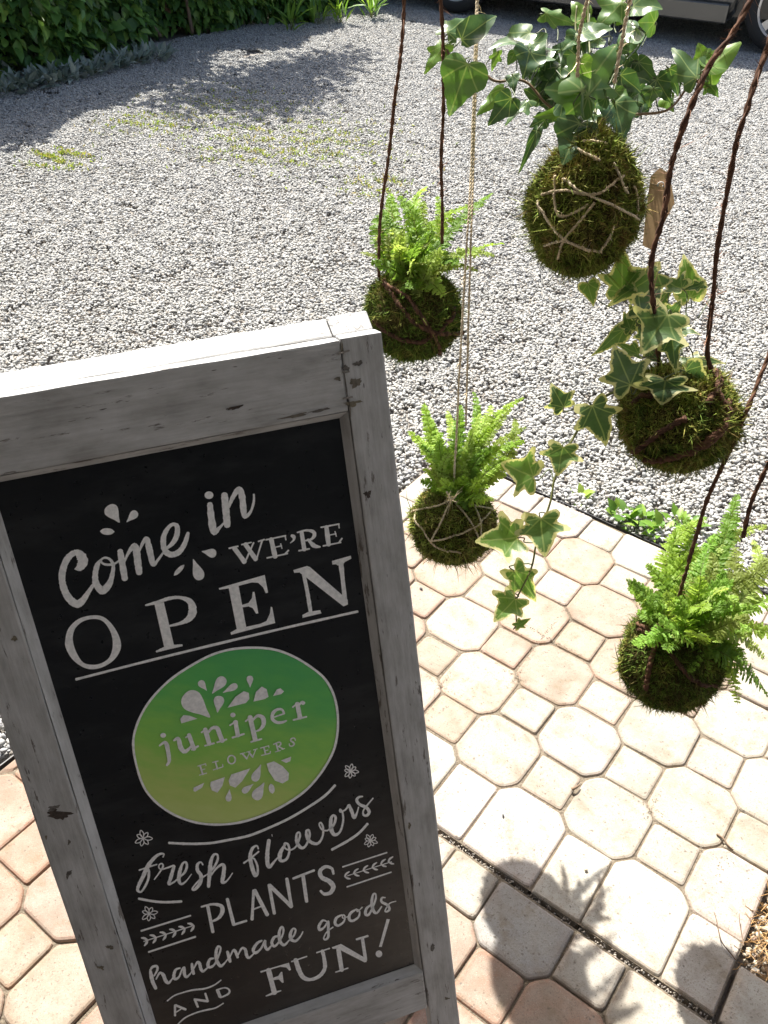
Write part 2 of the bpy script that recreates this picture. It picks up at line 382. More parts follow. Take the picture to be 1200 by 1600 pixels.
# kerb row on the near side: a square and an octagon in one stone, straight outer edge
s = S_
for i in range(-4, 5):
    cx, cy = i, i + 2
    c_o = pad_col(cx, cy)
    pc = [(-s, -.5), (s, -.5), (.5, -s), (.5, s), (s - .196, .696), (-s - .584, .084)]
    paver(clip_pad([(cx + a, cy + b) for a, b in pc]), pad, c_o, 0.0022, 0.004)
    ps = [(-.5, -.5 - .388), (-s, -.5), (-s - .584, .084), (s - 1.196, -.304)]
    paver(clip_pad([(cx + a, cy + b) for a, b in ps]), pad, c_o, 0.0012, 0.003)
# the walk on the near side of the gap, its own lattice phase
walk = bed_sheet('paved_walk', [uv2(-5.17, -2.86), uv2(9.0, -2.86), uv2(9.0, -16), uv2(-5.17, -16)], -0.0065)
def clip_walk(q, lo=-5.17, hi=9): return clip(clip(clip(q, 1, -1, -2.87), -1, -1, -lo), 1, 1, hi)
def wcol():
    r = random.random(); return pcol(TERRA if r < 0.30 else PINK if r < 0.62 else CREAM if r < 0.85 else GREY, 0.10)
for (ox, oy, lo, hi) in ((-0.24, 3.03, -1.16, 9.0), (-4.70, 2.10, -5.17, -1.2)):
    for i in range(-12, 12):
        for j in range(-8, 16):
            for f_, dx in ((octagon, 0), (square, .5)):
                x, y = ox + i + dx, oy + j + dx
                if x - y < -2.60 and lo - 1 < x + y < hi + 1 and x - y > -11:
                    g = GREY if abs(x + .24) < .3 and abs(y - 3.03) < .3 else None  # stone lying in the cast shadow: its grey shade is put into the colour
                    q = clip_walk(f_(x, y), lo, hi)
                    if len(q) > 2: paver(q, walk, pcol(g, .03) if g else pcol(random.choice((TERRA, TERRA, PINK)), .10) if x < -2 else (pcol(CREAM if x > -2 else TERRA, .06) if x - y > -4 else wcol()))
# fillers along the walk's straight edge (between its border octagons)
# strip of cut stones that carries the pad's kerb on past the gravel pocket, and the slab beyond the pocket
for a0, a1 in ((5.40, 7.0), (7.02, 9.0)):
    paver([uv2(a0, -1.92), uv2(a1, -1.92), uv2(a1, -2.78), uv2(a0, -2.78)], pad, pcol((0.43, 0.41, 0.37), .03))
for a0, a1 in ((5.86, 7.3), (7.32, 9.0)):
    paver([uv2(a0, -1.55), uv2(a0 + .5, 0.6), uv2(a1, 0.6), uv2(a1, -1.55)], pad, pcol((0.44, 0.42, 0.38), .03))
# plastic edging against the gravel
def edging(pts, label):
    mb = MB(); root = None
    Wp = [lw(*p_) for p_ in pts]
    for a_, b_ in zip(Wp[:-1], Wp[1:]):
        e = unit(b_ - a_); n_ = np.cross(UP, e)
        L_ = np.linalg.norm(b_ - a_); k = int(L_ / 0.05)
        for q in range(k):
            p0 = a_ + e * L_ * q / k; p1 = a_ + e * L_ * (q + 1) / k
            w0, w1 = (0.003 * nz(p0, 9), 0.003 * nz(p1, 9))
            h0, h1 = (-.006 + 0.003 * nz(p0, 6, 3), -.006 + 0.003 * nz(p1, 6, 3))
            mb.add([p0 + n_ * (w0) - UP * .05, p1 + n_ * (w1) - UP * .05, p1 + n_ * (w1 + .0025) - UP * .05, p0 + n_ * (w0 + .0025) - UP * .05,
                    p0 + n_ * w0 + UP * h0, p1 + n_ * w1 + UP * h1, p1 + n_ * (w1 + .0025) + UP * h1, p0 + n_ * (w0 + .0025) + UP * h0],
                   [[0, 1, 5, 4], [2, 3, 7, 6], [4, 5, 6, 7]])
    o = mb.build('edging_strip', M['plastic'], origin=(*Wp[0][:2], -0.05)); tag(o, label, 'edging', 'plastic edging strips'); return o
edging([uv2(-4.4, 5.52), uv2(5.6, 5.52)], 'thin black edging strip between the pale paver border and the gravel behind')
edging([uv2(-5.27, -2.9), uv2(-5.27, -12)], 'short black edging strip at the left picture edge beside the sign')

# ------------------------------------------------------------------ gravel
def ico():
    bm = bmesh.new(); bmesh.ops.create_icosphere(bm, subdivisions=1, radius=1.0)
    V = np.array([v.co[:] for v in bm.verts]); F = np.array([[v.index for v in f.verts] for f in bm.faces]); bm.free(); return V, F
IV, IF = ico()
def rand_rot(n, rng):
    q = rng.normal(size=(n, 4)); q /= np.linalg.norm(q, axis=1)[:, None]; a, b_, c_, d_ = q.T
    return np.stack([np.stack([1 - 2 * (c_ * c_ + d_ * d_), 2 * (b_ * c_ - a * d_), 2 * (b_ * d_ + a * c_)], -1),
                     np.stack([2 * (b_ * c_ + a * d_), 1 - 2 * (b_ * b_ + d_ * d_), 2 * (c_ * d_ - a * b_)], -1),
                     np.stack([2 * (b_ * d_ - a * c_), 2 * (c_ * d_ + a * b_), 1 - 2 * (b_ * b_ + c_ * c_)], -1)], 1)
def stones(C_, R_, rng, pal, flat=0.62):
    """angular stones at C_ with radii R_ as arrays V, F, colours"""
    n = len(C_); k = len(IV)
    base = IV[None] * (1 + rng.uniform(-0.28, 0.28, (n, k, 1)))
    base = base * np.stack([rng.uniform(0.9, 1.35, n), rng.uniform(0.75, 1.05, n), rng.uniform(0.5, 0.85, n)], -1)[:, None]
    Rm = rand_rot(n, rng); V = np.einsum('nij,nkj->nki', Rm, base); V[..., 2] *= flat / 0.62 * 0.8
    V = V * R_[:, None, None] + C_[:, None]
    F = (IF[None] + (np.arange(n) * k)[:, None, None]).reshape(-1, 3)
    pal = np.array(pal); ci = pal[rng.integers(0, len(pal), n)] * rng.uniform(0.72, 1.25, (n, 1))
    col = np.concatenate([np.repeat(ci, k, 0), np.ones((n * k, 1))], 1)
    return V.reshape(-1, 3), F, col
GREYS = [(.34, .345, .345), (.39, .39, .38), (.29, .295, .30), (.43, .425, .41), (.25, .255, .265), (.37, .36, .335), (.41, .40, .385), (.35, .31, .26), (.47, .465, .45), (.17, .175, .185), (.48, .475, .46), (.44, .435, .42), (.50, .495, .48)]
TANS = [(.44, .31, .17), (.38, .24, .11), (.52, .42, .27), (.28, .16, .08), (.50, .43, .31), (.40, .31, .19)]
def patch_mesh(k, pal, rad=0.085, n=210, r0=0.0034, r1=0.0092):
    rng = np.random.default_rng(100 + k)
    a = rng.uniform(0, 2 * np.pi, n); d = rad * np.sqrt(rng.uniform(0, 1, n))
    C_ = np.stack([d * np.cos(a), d * np.sin(a), rng.uniform(0.001, 0.012, n) * (1 - 0.55 * (d / rad) ** 2)], -1)
    R_ = r0 + (r1 - r0) * rng.beta(1.5, 2.8, n)
    V, F, col = stones(C_, R_, rng, np.array(pal) * [1.0, 1.0, 0.955])
    return make_mesh('gravel_patch', V, F, M['stone'], attrs={'Col': col})
def scatter(name, pts, meshes, scale, label=None):
    """one 'stuff' object: points that carry stone patches (geometry nodes)"""
    coll = bpy.data.collections.new(name + '_patches')
    for i, me in enumerate(meshes): coll.objects.link(bpy.data.objects.new('gravel_patch', me))
    me = bpy.data.meshes.new(name); me.vertices.add(len(pts)); me.vertices.foreach_set('co', np.asarray(pts, np.float32).ravel())
    a = me.attributes.new('rz', 'FLOAT', 'POINT'); a.data.foreach_set('value', RNG.uniform(0, 6.283, len(pts)).astype(np.float32))
    a = me.attributes.new('sz', 'FLOAT', 'POINT'); a.data.foreach_set('value', np.asarray(scale, np.float32))
    o = bpy.data.objects.new(name, me); link(o); tag(o, kind='stuff')
    g = bpy.data.node_groups.new(name, 'GeometryNodeTree')
    g.interface.new_socket('Geometry', in_out='INPUT', socket_type='NodeSocketGeometry'); g.interface.new_socket('Geometry', in_out='OUTPUT', socket_type='NodeSocketGeometry')
    n = g.nodes.new; gi, go = n('NodeGroupInput'), n('NodeGroupOutput'); ip = n('GeometryNodeInstanceOnPoints'); ci = n('GeometryNodeCollectionInfo')
    ci.inputs['Collection'].default_value = coll; ci.inputs['Separate Children'].default_value = True; ci.inputs['Reset Children'].default_value = True
    na, nb = n('GeometryNodeInputNamedAttribute'), n('GeometryNodeInputNamedAttribute'); na.inputs['Name'].default_value = 'rz'; nb.inputs['Name'].default_value = 'sz'
    cx = n('ShaderNodeCombineXYZ'); L = g.links.new
    L(gi.outputs[0], ip.inputs['Points']); L(ci.outputs[0], ip.inputs['Instance']); ip.inputs['Pick Instance'].default_value = True
    L(na.outputs[0], cx.inputs[2]); L(cx.outputs[0], ip.inputs['Rotation']); L(nb.outputs[0], ip.inputs['Scale']); L(ip.outputs[0], go.inputs[0])
    md = o.modifiers.new('scatter', 'NODES'); md.node_group = g; return o
def lat(p): return p[:, 0] / P, -p[:, 1] / P
sp = 0.098
X, Y = np.meshgrid(np.arange(-4.5, 6.5, sp), np.arange(-1.0, 10.5, sp)); pts = np.stack([X.ravel(), Y.ravel(), np.full(X.size, gz + 0.016)], -1)
pts[:, :2] += RNG.uniform(-0.03, 0.03, (len(pts), 2))
lx, ly = lat(pts); ss, dd = lx + ly, lx - ly
pm = 0.46                                                   # keep patches clear of the paving (lattice units)
in_pad = (ss > -4.3 - pm) & (ss < 5.4 + pm) & (dd > -2.9) & (dd < 5.5 + pm)
in_walk = (dd < -2.9 + 0.4) & (ss > -5.27 - pm)
in_slab = (ss > 5.3) & (ss < 12) & (dd < 3.5) & (dd > -3)
u_, v_, c_ = proj(pts); d_cam = np.linalg.norm(pts - CAM, axis=1)
mg = 500 / np.maximum(d_cam, 1) + 60
vis = (c_ > 0.3) & (u_ > -mg) & (u_ < 1200 + mg) & (v_ > -mg * .6) & (v_ < 1700)
keep = vis & ~in_pad & ~in_walk & ~in_slab & (pts[:, 1] - pts[:, 0] < 7.0)
bare = nz(pts, 2.2, 2) + 0.45 * nz(pts, 6.0, 5)
keep &= ~((bare > 0.8) & (RNG.uniform(0, 1, len(pts)) < 0.35))
pts = pts[keep]; sz = RNG.uniform(0.95, 1.15, len(pts))
scatter('gravel', pts, [patch_mesh(k, GREYS) for k in range(14)], sz)
# stones right up against the borders, single mesh
rng = np.random.default_rng(5)
def strip(n, s0, s1, d0, d1, z0=-0.02, z1=-0.004):
    ss = rng.uniform(s0, s1, n); dd = rng.uniform(d0, d1, n)
    return np.stack([(ss + dd) / 2 * P, -(ss - dd) / 2 * P, rng.uniform(z0, z1, n)], -1)
E1 = np.concatenate([strip(2300, -5.2, 6.6, 5.64, 6.25), strip(1100, -5.1, -4.42, -2.4, 6.2), strip(900, -6.2, -5.4, -8.5, -2.6), strip(500, -5.3, -4.4, -2.9, -2.2)])
V, F, col = stones(E1, 0.004 + 0.0050 * rng.beta(1.6, 2.2, len(E1)), rng, GREYS)
tag(obj('border_gravel', V, F, M['stone'], attrs={'Col': col}), kind='stuff')
E2 = np.concatenate([strip(1500, 5.42, 6.6, -1.85, 3.6, -0.03, -0.006), strip(500, 5.4, 6.6, 3.0, 6.0, -0.03, -0.006)])
E2 = E2[~((E2[:, 0] / P - E2[:, 1] / P > 5.86 + .25) & (E2[:, 0] / P + E2[:, 1] / P < .62))]
V, F, col = stones(E2, 0.0035 + 0.006 * rng.beta(1.4, 2.6, len(E2)), rng, TANS)
tag(obj('tan_gravel', V, F, M['stone'], attrs={'Col': col}), kind='stuff')
# ------------------------------------------------------------------ the sandwich board
SO = np.array([-0.2862, -0.3834, 1.0365]); Sr = unit([0.9853, 0.1671, 0.0349]); Sd = np.array([0.0896, -0.3327, -0.9388])
Sd = unit(Sd - Sr * np.dot(Sr, Sd)); Sn = -np.cross(Sr, Sd)              # right, down the panel, out of the face
def S(a, b, c): return SO + Sr * a + Sd * b + Sn * c
hz = unit([Sr[1], -Sr[0], 0]); Sd2 = unit(Sd - 1.92 * np.dot(Sd, hz) * hz); Sr2 = unit(Sr - 0.010 * hz); Sr2 = unit(Sr2 - Sd2 * np.dot(Sr2, Sd2))
Sn2 = np.cross(Sr2, Sd2); SO2 = SO - Sn * 0.0255 + UP * 0.002 - Sr * .001
def S2(a, b, c): return SO2 + Sr2 * a + Sd2 * b + Sn2 * c                # rear panel, c outwards (away from the front)
feet = S(-0.2, 1.10, 0); sign = empty('sandwich_board', (feet[0], feet[1], 0.0),
    'weathered grey wooden sandwich board with black chalk-style panel reading Come in we\'re open', 'sign')
def member(name, fn, a0, a1, b0, b1, c0, c1, vertical, lab=None, sl=None):
    """a plank of the frame; the attribute loc runs along the grain"""
    V, F, L = box(a0, a1, b0, b1, c0, c1, fn, 0.0022, (28 if vertical else 14, 0.0006))
    if vertical:                                                          # feet are cut level with the ground
        for i in range(len(V)):
            if L[i][1] > b1 - .02:
                d_ = fn(0, 1, 0) - fn(0, 0, 0); V[i] += d_ * ((V[i][2] - 0.0005) / -d_[2])
    A = np.stack([L[:, 1], L[:, 0], L[:, 2]], 1) if vertical else L.copy()
    A = A + np.array([a0 * 7.3 + b0 * 3.1 + (5 if fn is S2 else 0), 0, 0])
    o = obj(name, V, F, M['wood'], sign, False, {'loc': A}); 
    if lab: o['label'] = lab
    return o
TH = 0.022
member('stile', S, -0.0400, 0.0000, -0.0035, 1.10, -TH, 0, True); member('stile', S, -0.4155, -0.3735, -0.0025, 1.10, -TH, 0, True)
member('rail', S, -0.3730, -0.0406, -0.0020, 0.0655, -TH, -0.0004, False, 'top rail with a dark knot and worn lower edge')
member('rail', S, -0.3730, -0.0406, 0.8030, 0.8680, -TH, -0.0004, False)
for (p0, p1, ax) in ((0.0655, 0.0728, 't'), (0.7960, 0.8030, 'b'), (-0.0486, -0.0406, 'r'), (-0.3730, -0.3640, 'l')):   # sloping moulding round the board
    e = 0.0003
    if ax == 't': q = [(-.3727, p0 + e, -.0015), (-.0409, p0 + e, -.0015), (-.0486, p1, -.0095), (-.364, p1, -.0095)]
    if ax == 'b': q = [(-.364, p0, -.0095), (-.0486, p0, -.0095), (-.0409, p1 - e, -.0015), (-.3727, p1 - e, -.0015)]
    if ax == 'r': q = [(p0, .0728, -.0095), (p1 - e, .0658, -.0015), (p1 - e, .8027, -.0015), (p0, .7960, -.0095)]
    if ax == 'l': q = [(p0 + e, .0658, -.0015), (p1, .0728, -.0095), (p1, .7960, -.0095), (p0 + e, .8027, -.0015)]
    q = np.array(q); bk = q.copy(); bk[:, 2] = -0.012
    L = np.concatenate([q, bk]); A = L[:, [1, 0, 2]] + 3 if ax in 'rl' else L + 9
    obj('moulding', [S(*x) for x in L], [[0, 1, 2, 3], [4, 7, 6, 5], [0, 4, 5, 1], [1, 5, 6, 2], [2, 6, 7, 3], [3, 7, 4, 0]], M['wood'], sign, False, {'loc': A})
V, F, L = box(-0.372, -0.0416, 0.0665, 0.802, -0.016, -0.0100, S); board = obj('board', V, F, M['board'], sign); board['label'] = 'black panel with white hand-painted lettering and a green oval'
# rear panel
member('stile', S2, -0.0400, 0.0000, -0.0015, 1.10, 0, 0.025, True); member('stile', S2, -0.4155, -0.3735, -0.0015, 1.10, 0, 0.025, True)
member('rail', S2, -0.3730, -0.0406, -0.0005, 0.0655, 0.0004, 0.0246, False); member('rail', S2, -0.3730, -0.0406, 0.8030, 0.8680, 0.0004, 0.0246, False)
V, F, L = box(-0.3728, -0.0408, 0.0658, 0.8027, 0.012, 0.018, S2); obj('back_board', V, F, M['board'], sign)
# staples and the crack at the top right joint, a knot
def px_s(u, v, c=0.0):
    r_ = ray(u, v); k = np.dot(SO + Sn * c - CAM, Sn) / np.dot(r_, Sn); return CAM + r_ * k
for (u0, v0, u1, v1) in ((528, 553, 546, 547.5), (535, 582, 546, 580.5), (536, 623, 551, 620)):
    a_, b_ = px_s(u0, v0, .0008), px_s(u1, v1, .0008); V, F = tube(np.linspace(a_, b_, 4), 0.0009, 6); obj('staple', V, F, M['steel'], sign)
dark = plain('knot_wood', (0.055, 0.042, 0.035), 0.8, var=0.4, vs=400)
def blot(cu, cv, ru, rv, ang, k, name='knot', n=30, matl=None):
    rr = np.random.default_rng(k); a = np.linspace(0, 2 * np.pi, n, endpoint=False); rad = 1 + 0.32 * np.sin(3 * a + k) * rr.uniform(.3, 1) + rr.uniform(-.28, .28, n)
    V = []
    for q in range(n):
        x, y = ru * rad[q] * math.cos(a[q]), rv * rad[q] * math.sin(a[q]); V.append(px_s(cu + x * math.cos(ang) - y * math.sin(ang), cv + x * math.sin(ang) + y * math.cos(ang), 0.00035))
    o = obj(name, V, [list(range(n))[::-1]], matl or dark, sign); return o
blot(95, 1271, 19, 9, -0.1, 3); blot(367, 637, 13, 2.2, -0.25, 9); blot(575, 772, 5, 5, 0, 4)
for k, (u, v, a, b_, g) in enumerate([(85, 1262, 12, 3.5, -.3), (108, 1316, 2, 4, .2), (72, 1308, 2, 3, 0), (107, 1366, 3.5, 7, .5), (172, 1480, 6, 3, .2), (23, 998, 5, 4, 0), (540, 575, 6, 4, .2),
        (556, 598, 9, 7, -.3), (552, 630, 12, 4, -.2), (560, 568, 7, 4, -.2), (528, 592, 5, 3, 0), (158, 1512, 5, 3, .4), (676, 1480, 3, 6, .2), (698, 1560, 4, 2, 0), (640, 1290, 2, 5, .1), (500, 641, 16, 2.2, -.2), (460, 650, 22, 2.4, -.2), (535, 545, 2, 9, -.1), (540, 600, 1.4, 22, -.12), (547, 640, 1.2, 14, -.1)]):
    blot(u, v, a, b_, g, 20 + k, 'worn_spot', 22, plain('bare_wood_%d' % k, (0.125 + 0.02 * (k % 3), 0.115 + 0.015 * (k % 3), 0.105), 0.85, var=0.35, vs=300) if k < 3 else bpy.data.materials['bare_wood_%d' % (k % 3)])

# lettering: strokes traced in picture pixels, laid on the board as thin paint
CB = -0.0100                                                              # board surface
lvl = [0]
class Ink:
    def __init__(s, ox, oy, sc_, lift=0.00035): s.o = (ox, oy); s.k = sc_; s.lift = lift; s.mb = MB()
    def px(s, x, y): return s.o[0] + x / s.k, s.o[1] + y / s.k
    def put(s, V2, F):
        lvl[0] = (lvl[0] + 1) % 14; c = CB + s.lift + lvl[0] * 0.00003
        s.mb.add([px_s(*s.px(x, y), c) for x, y in V2], F)
    def stroke(s, pts, w=None, closed=False, n=7):
        pts = [(*p_, w) if len(p_) == 2 else p_ for p_ in pts]; C_ = catmull(np.array(pts, float), n, closed)
        if closed: C_ = np.vstack([C_, C_[:1]])
        T_ = np.gradient(C_[:, :2], axis=0)
        if closed: T_[0] = T_[-1] = T_[0] + T_[-1]
        T_ /= np.linalg.norm(T_, axis=1)[:, None] + 1e-9; Nn = np.stack([-T_[:, 1], T_[:, 0]], 1); h = np.maximum(C_[:, 2:3], 4) / 2
        jit = 1 + 0.05 * RNG.normal(size=h.shape)
        Lf, Rt = C_[:, :2] + Nn * h * jit, C_[:, :2] - Nn * h * jit; m_ = len(C_)
        V = list(Lf) + list(Rt); F = [[i, i + 1, m_ + i + 1, m_ + i] for i in range(m_ - 1)]
        if not closed:                                                    # rounded ends
            for e, sg in ((0, -1), (m_ - 1, 1)):
                b0 = len(V); k = 5
                for q in range(1, k):
                    a = math.pi * q / k; V.append(C_[e, :2] + Nn[e] * h[e] * math.cos(a) + sg * T_[e] * h[e] * 0.8 * math.sin(a))
                F.append([e] + [b0 + q for q in range(k - 1)] + [m_ + e])
        s.put(V, F); return s
    def poly(s, pts, smooth=False):
        q = catmull(np.array(pts, float), 5, True) if smooth else np.array(pts, float)
        s.put(list(q), [list(range(len(q)))]); return s
    def line(s, x0, y0, x1, y1, w): return s.stroke([(x0, y0, w), ((x0 + x1) / 2, (y0 + y1) / 2, w), (x1, y1, w)], n=2)
    def dot(s, x, y, rx, ry=None):
        a = np.linspace(0, 2 * np.pi, 18, endpoint=False); return s.poly([(x + rx * math.cos(q), y + (ry or rx) * math.sin(q)) for q in a])
    def tear(s, p0, p1, w):
        p0, p1 = np.array(p0, float), np.array(p1, float); d = p1 - p0; n_ = np.array([-d[1], d[0]]) / np.linalg.norm(d) * w / 2; q = []
        prof = [(0, 0), (.25, .38), (.5, .8), (.72, 1.0), (.9, .78), (.985, .32)]
        return s.poly([p0 + d * a + n_ * b_ for a, b_ in prof] + [p0 + d * a - n_ * b_ for a, b_ in prof[:0:-1]], True)
    def lens(s, p0, p1, w):
        p0, p1 = np.array(p0, float), np.array(p1, float); d = p1 - p0; n_ = np.array([-d[1], d[0]]) / np.linalg.norm(d) * w / 2
        pr = [(0, .15), (.2, .8), (.5, 1), (.8, .8), (1, .15)]
        return s.poly([p0 + d * a + n_ * b_ for a, b_ in pr] + [p0 + d * a - n_ * b_ for a, b_ in pr[::-1]], True)
    def flower(s, x, y, R_, n, rot, w):
        for q in range(n):
            a = rot + 2 * math.pi * q / n + 0.1 * math.sin(3 * q); l = R_ * (0.9 + 0.12 * math.sin(2.3 * q + rot)); d = np.array([math.cos(a), math.sin(a)]); p_ = np.array([-d[1], d[0]]) * R_ * 0.2; c_ = np.array([x, y])
            s.stroke([(*(c_ + v_), w) for v_ in (d * .08 * l, d * .55 * l + p_, d * .95 * l + p_ * .35, d * .95 * l - p_ * .35, d * .55 * l - p_)], closed=True, n=4)
        return s
    def done(s, name='painted_lettering', label=None):
        o = s.mb.build(name, M['letter'], sign)
        if label: o['label'] = label
        return o
I = Ink(80, 750, 4.8)
I.stroke([(178, 668, 10), (212, 655, 58), (238, 612, 74), (222, 570, 72), (190, 545, 48), (150, 560, 44), (110, 610, 50), (84, 690, 50), (84, 770, 52), (110, 850, 55), (150, 905, 56), (195, 930, 58), (235, 905, 50), (270, 855, 35), (310, 795, 27), (325, 780, 20)])
I.stroke([(370, 600, 16), (345, 640, 38), (330, 710, 42), (338, 780, 50), (385, 828, 60), (435, 780, 46), (458, 710, 34), (465, 640, 26), (440, 595, 20), (400, 583, 16), (372, 605, 16), (395, 630, 18), (440, 635, 18), (480, 625, 16), (515, 600, 14)])
I.stroke([(517, 533, 42), (532, 620, 50), (552, 740, 46)]).stroke([(548, 620, 12), (580, 545, 24), (625, 492, 42), (640, 540, 54), (650, 620, 52), (660, 695, 48)]).stroke([(655, 545, 14), (688, 470, 26), (716, 442, 38), (732, 500, 48), (750, 580, 46), (765, 635, 32), (800, 600, 20), (840, 545, 16)])
I.stroke([(850, 522, 14), (905, 480, 32), (940, 420, 40), (945, 352, 36), (915, 332, 26), (878, 358, 30), (845, 420, 40), (842, 490, 42), (862, 540, 44), (905, 560, 45), (960, 538, 42), (1000, 480, 36), (1020, 420, 30), (1026, 398, 24)]).done(label='the word Come in flowing white script')
I = Ink(80, 750, 4.8); I.tear((513, 320), (425, 192), 108).tear((565, 316), (643, 236), 62).lens((368, 385), (472, 388), 50).done('painted_petals')
I = Ink(80, 750, 4.8); I.lens((922, 715), (996, 638), 34).tear((1064, 592), (1122, 750), 84)
I.o, I.k = (260, 740), 4.0; I.tear((220, 486), (312, 502), 56).done('painted_petals')
I = Ink(260, 740, 4.0); I.dot(266, 135, 28, 24).stroke([(272, 192, 36), (280, 270, 42), (297, 362, 44), (330, 340, 20), (358, 310, 12)])
I.stroke([(363, 132, 40), (372, 230, 46), (380, 323, 42)]).stroke([(390, 212, 12), (415, 148, 28), (455, 97, 36), (474, 150, 40), (482, 230, 38), (492, 268, 28), (525, 240, 17), (545, 180, 15), (547, 130, 12)]).done(label='the word in in white script')
I = Ink(260, 740, 4.0)
I.line(392, 467, 447, 454, 11).line(425, 466, 488, 552, 30).line(492, 552, 545, 432, 11).line(494, 442, 558, 535, 30).line(562, 538, 598, 420, 11).line(470, 444, 530, 430, 9).line(575, 424, 612, 412, 10)
I.line(655, 410, 680, 520, 30).line(622, 414, 745, 388, 10).line(741, 388, 747, 414, 9).line(668, 463, 720, 451, 8).line(714, 438, 722, 468, 8).line(629, 527, 757, 500, 10).line(742, 502, 763, 480, 11)
I.stroke([(784, 388, 20), (796, 396, 24), (795, 415, 13), (774, 434, 5)])
I.line(845, 368, 862, 475, 27).stroke([(818, 368, 10), (870, 355, 13), (915, 362, 22), (925, 385, 24), (905, 410, 16), (862, 420, 8)]).stroke([(885, 412, 16), (922, 450, 27), (960, 458, 11)]).line(828, 482, 893, 470, 11)
I.line(1000, 333, 1014, 445, 27).line(966, 336, 1079, 315, 10).line(1077, 315, 1080, 340, 8).line(1010, 386, 1060, 376, 8).line(1054, 362, 1062, 392, 8).line(980, 452, 1090, 430, 10).line(1078, 432, 1097, 405, 11).done(label="the word we're in small white capitals")
def ring(I, outer, inner):
    A, B_ = catmull(np.array(outer, float), 4, True), catmull(np.array(inner, float), 4, True); n = len(A)
    I.put(list(A) + list(B_), [[i, (i + 1) % n, n + (i + 1) % n, n + i] for i in range(n)])
I = Ink(80, 880, 4.615)
ring(I, [(310, 375), (390, 395), (460, 470), (500, 560), (497, 630), (450, 700), (370, 750), (290, 765), (220, 745), (150, 690), (105, 610), (102, 550), (125, 470), (200, 400)],
     [(320, 402), (380, 425), (425, 490), (443, 560), (438, 630), (410, 690), (350, 725), (290, 732), (230, 715), (185, 650), (160, 580), (157, 520), (180, 460), (240, 415)])
I.done('painted_letter'); I = Ink(80, 880, 4.615); I.poly([(745, 298), (812, 280), (885, 590), (815, 606)]).stroke([(682, 303, 14), (760, 283, 22), (850, 254, 26), (930, 248, 22), (1000, 277, 44), (1020, 340, 60), (998, 395, 48), (940, 430, 26), (855, 452, 15)]).stroke([(760, 637, 14), (800, 622, 22), (850, 606, 30), (900, 598, 22), (942, 592, 16)])
I.done('painted_letter'); I = Ink(320, 850, 4.615)
I.poly([(172, 316), (243, 298), (300, 606), (232, 622)]).poly([(100, 318), (432, 223), (456, 350), (440, 355), (420, 312), (385, 280), (340, 277), (243, 302), (172, 320), (105, 330)])
I.poly([(265, 440), (315, 425), (340, 390), (345, 345), (358, 345), (386, 500), (370, 503), (345, 462), (315, 450), (268, 458)]).poly([(185, 638), (232, 612), (400, 575), (445, 555), (470, 500), (475, 452), (486, 455), (508, 570), (190, 655)])
I.done('painted_letter'); I = Ink(320, 850, 4.615)
I.poly([(685, 208), (735, 158), (758, 166), (1030, 402), (1032, 436), (1000, 450), (715, 228)]).poly([(638, 188), (740, 158), (735, 180), (690, 205), (645, 208)]).stroke([(712, 212, 24), (740, 350, 28), (762, 485, 26)]).poly([(703, 512), (745, 490), (832, 476), (841, 500), (705, 533)])
I.stroke([(982, 145, 36), (995, 260, 30), (1012, 415, 32)]).poly([(917, 122), (1052, 84), (1057, 105), (1010, 130), (990, 155), (960, 155), (945, 146), (920, 148)]).done('painted_letter')
I = Ink(0, 0, 1.0); I.stroke([(119, 1061.5, 3.4), (230, 1033, 3.2), (340, 1006, 3.4), (450, 980, 3.2), (558.5, 955.5, 3.2)]).done('painted_line')
# the green oval
OV = [(30, 600), (45, 480), (110, 350), (220, 230), (350, 140), (480, 75), (620, 45), (780, 48), (900, 85), (1010, 150), (1090, 220), (1140, 320), (1158, 450), (1140, 590), (1080, 710), (990, 820), (880, 900), (760, 960), (620, 1005), (480, 1018), (350, 1000), (230, 950), (130, 870), (70, 770)]
Q = catmull(np.array(OV, float), 4, True); ctr = Q.mean(0); RGS = [0.0, 0.3, 0.6, 0.85, 1.0]; V2 = [ctr]; n = len(Q)
for r_ in RGS[1:]: V2 += list(ctr + (Q - ctr) * r_)
F = [[0, 1 + i, 1 + (i + 1) % n] for i in range(n)] + [[1 + k * n + i, 1 + (k + 1) * n + i, 1 + (k + 1) * n + (i + 1) % n, 1 + k * n + (i + 1) % n] for k in range(3) for i in range(n)]
V2 = np.array(V2); V = [px_s(200 + x / 3.529, 1000 + y / 3.529, CB + 0.0003) for x, y in V2]
A = np.stack([V2[:, 0] / 1000, (V2[:, 1] - 45) / 970 * 0.75 - 0.06 * (V2[:, 0] - 600) / 600, 0 * V2[:, 0]], 1)
ov = obj('painted_oval', V, F, M['oval'], sign, False, {'loc': A}); ov['label'] = 'green oval fading to yellow-green at the bottom'
I = Ink(200, 1000, 3.529, 0.0008); I.stroke([(x, y, 13) for x, y in OV], closed=True, n=5).done('painted_outline')
I = Ink(240, 1040, 4.615, 0.0008)
for a in [((408, 374), (222, 205), 158), ((384, 181), (330, 110), 52), ((422, 202), (512, 84), 76), ((499, 196), (604, 138), 50), ((696, 158), (694, 72), 48), ((460, 340), (476, 218), 76), ]: I.tear(*a)
for q in [[(533, 304), (590, 225), (650, 184), (686, 196), (691, 240), (665, 270)], [(720, 260), (738, 190), (780, 151), (815, 170), (829, 225), (800, 242)], [(861, 220), (888, 172), (915, 163), (941, 186), (920, 206)], [(200, 417), (192, 385), (215, 357), (260, 361), (316, 383)],
          ]: I.poly(q)
I.done('painted_petals', 'white drop-shaped petals above the name'); I = Ink(240, 1040, 4.615, 0.0008)
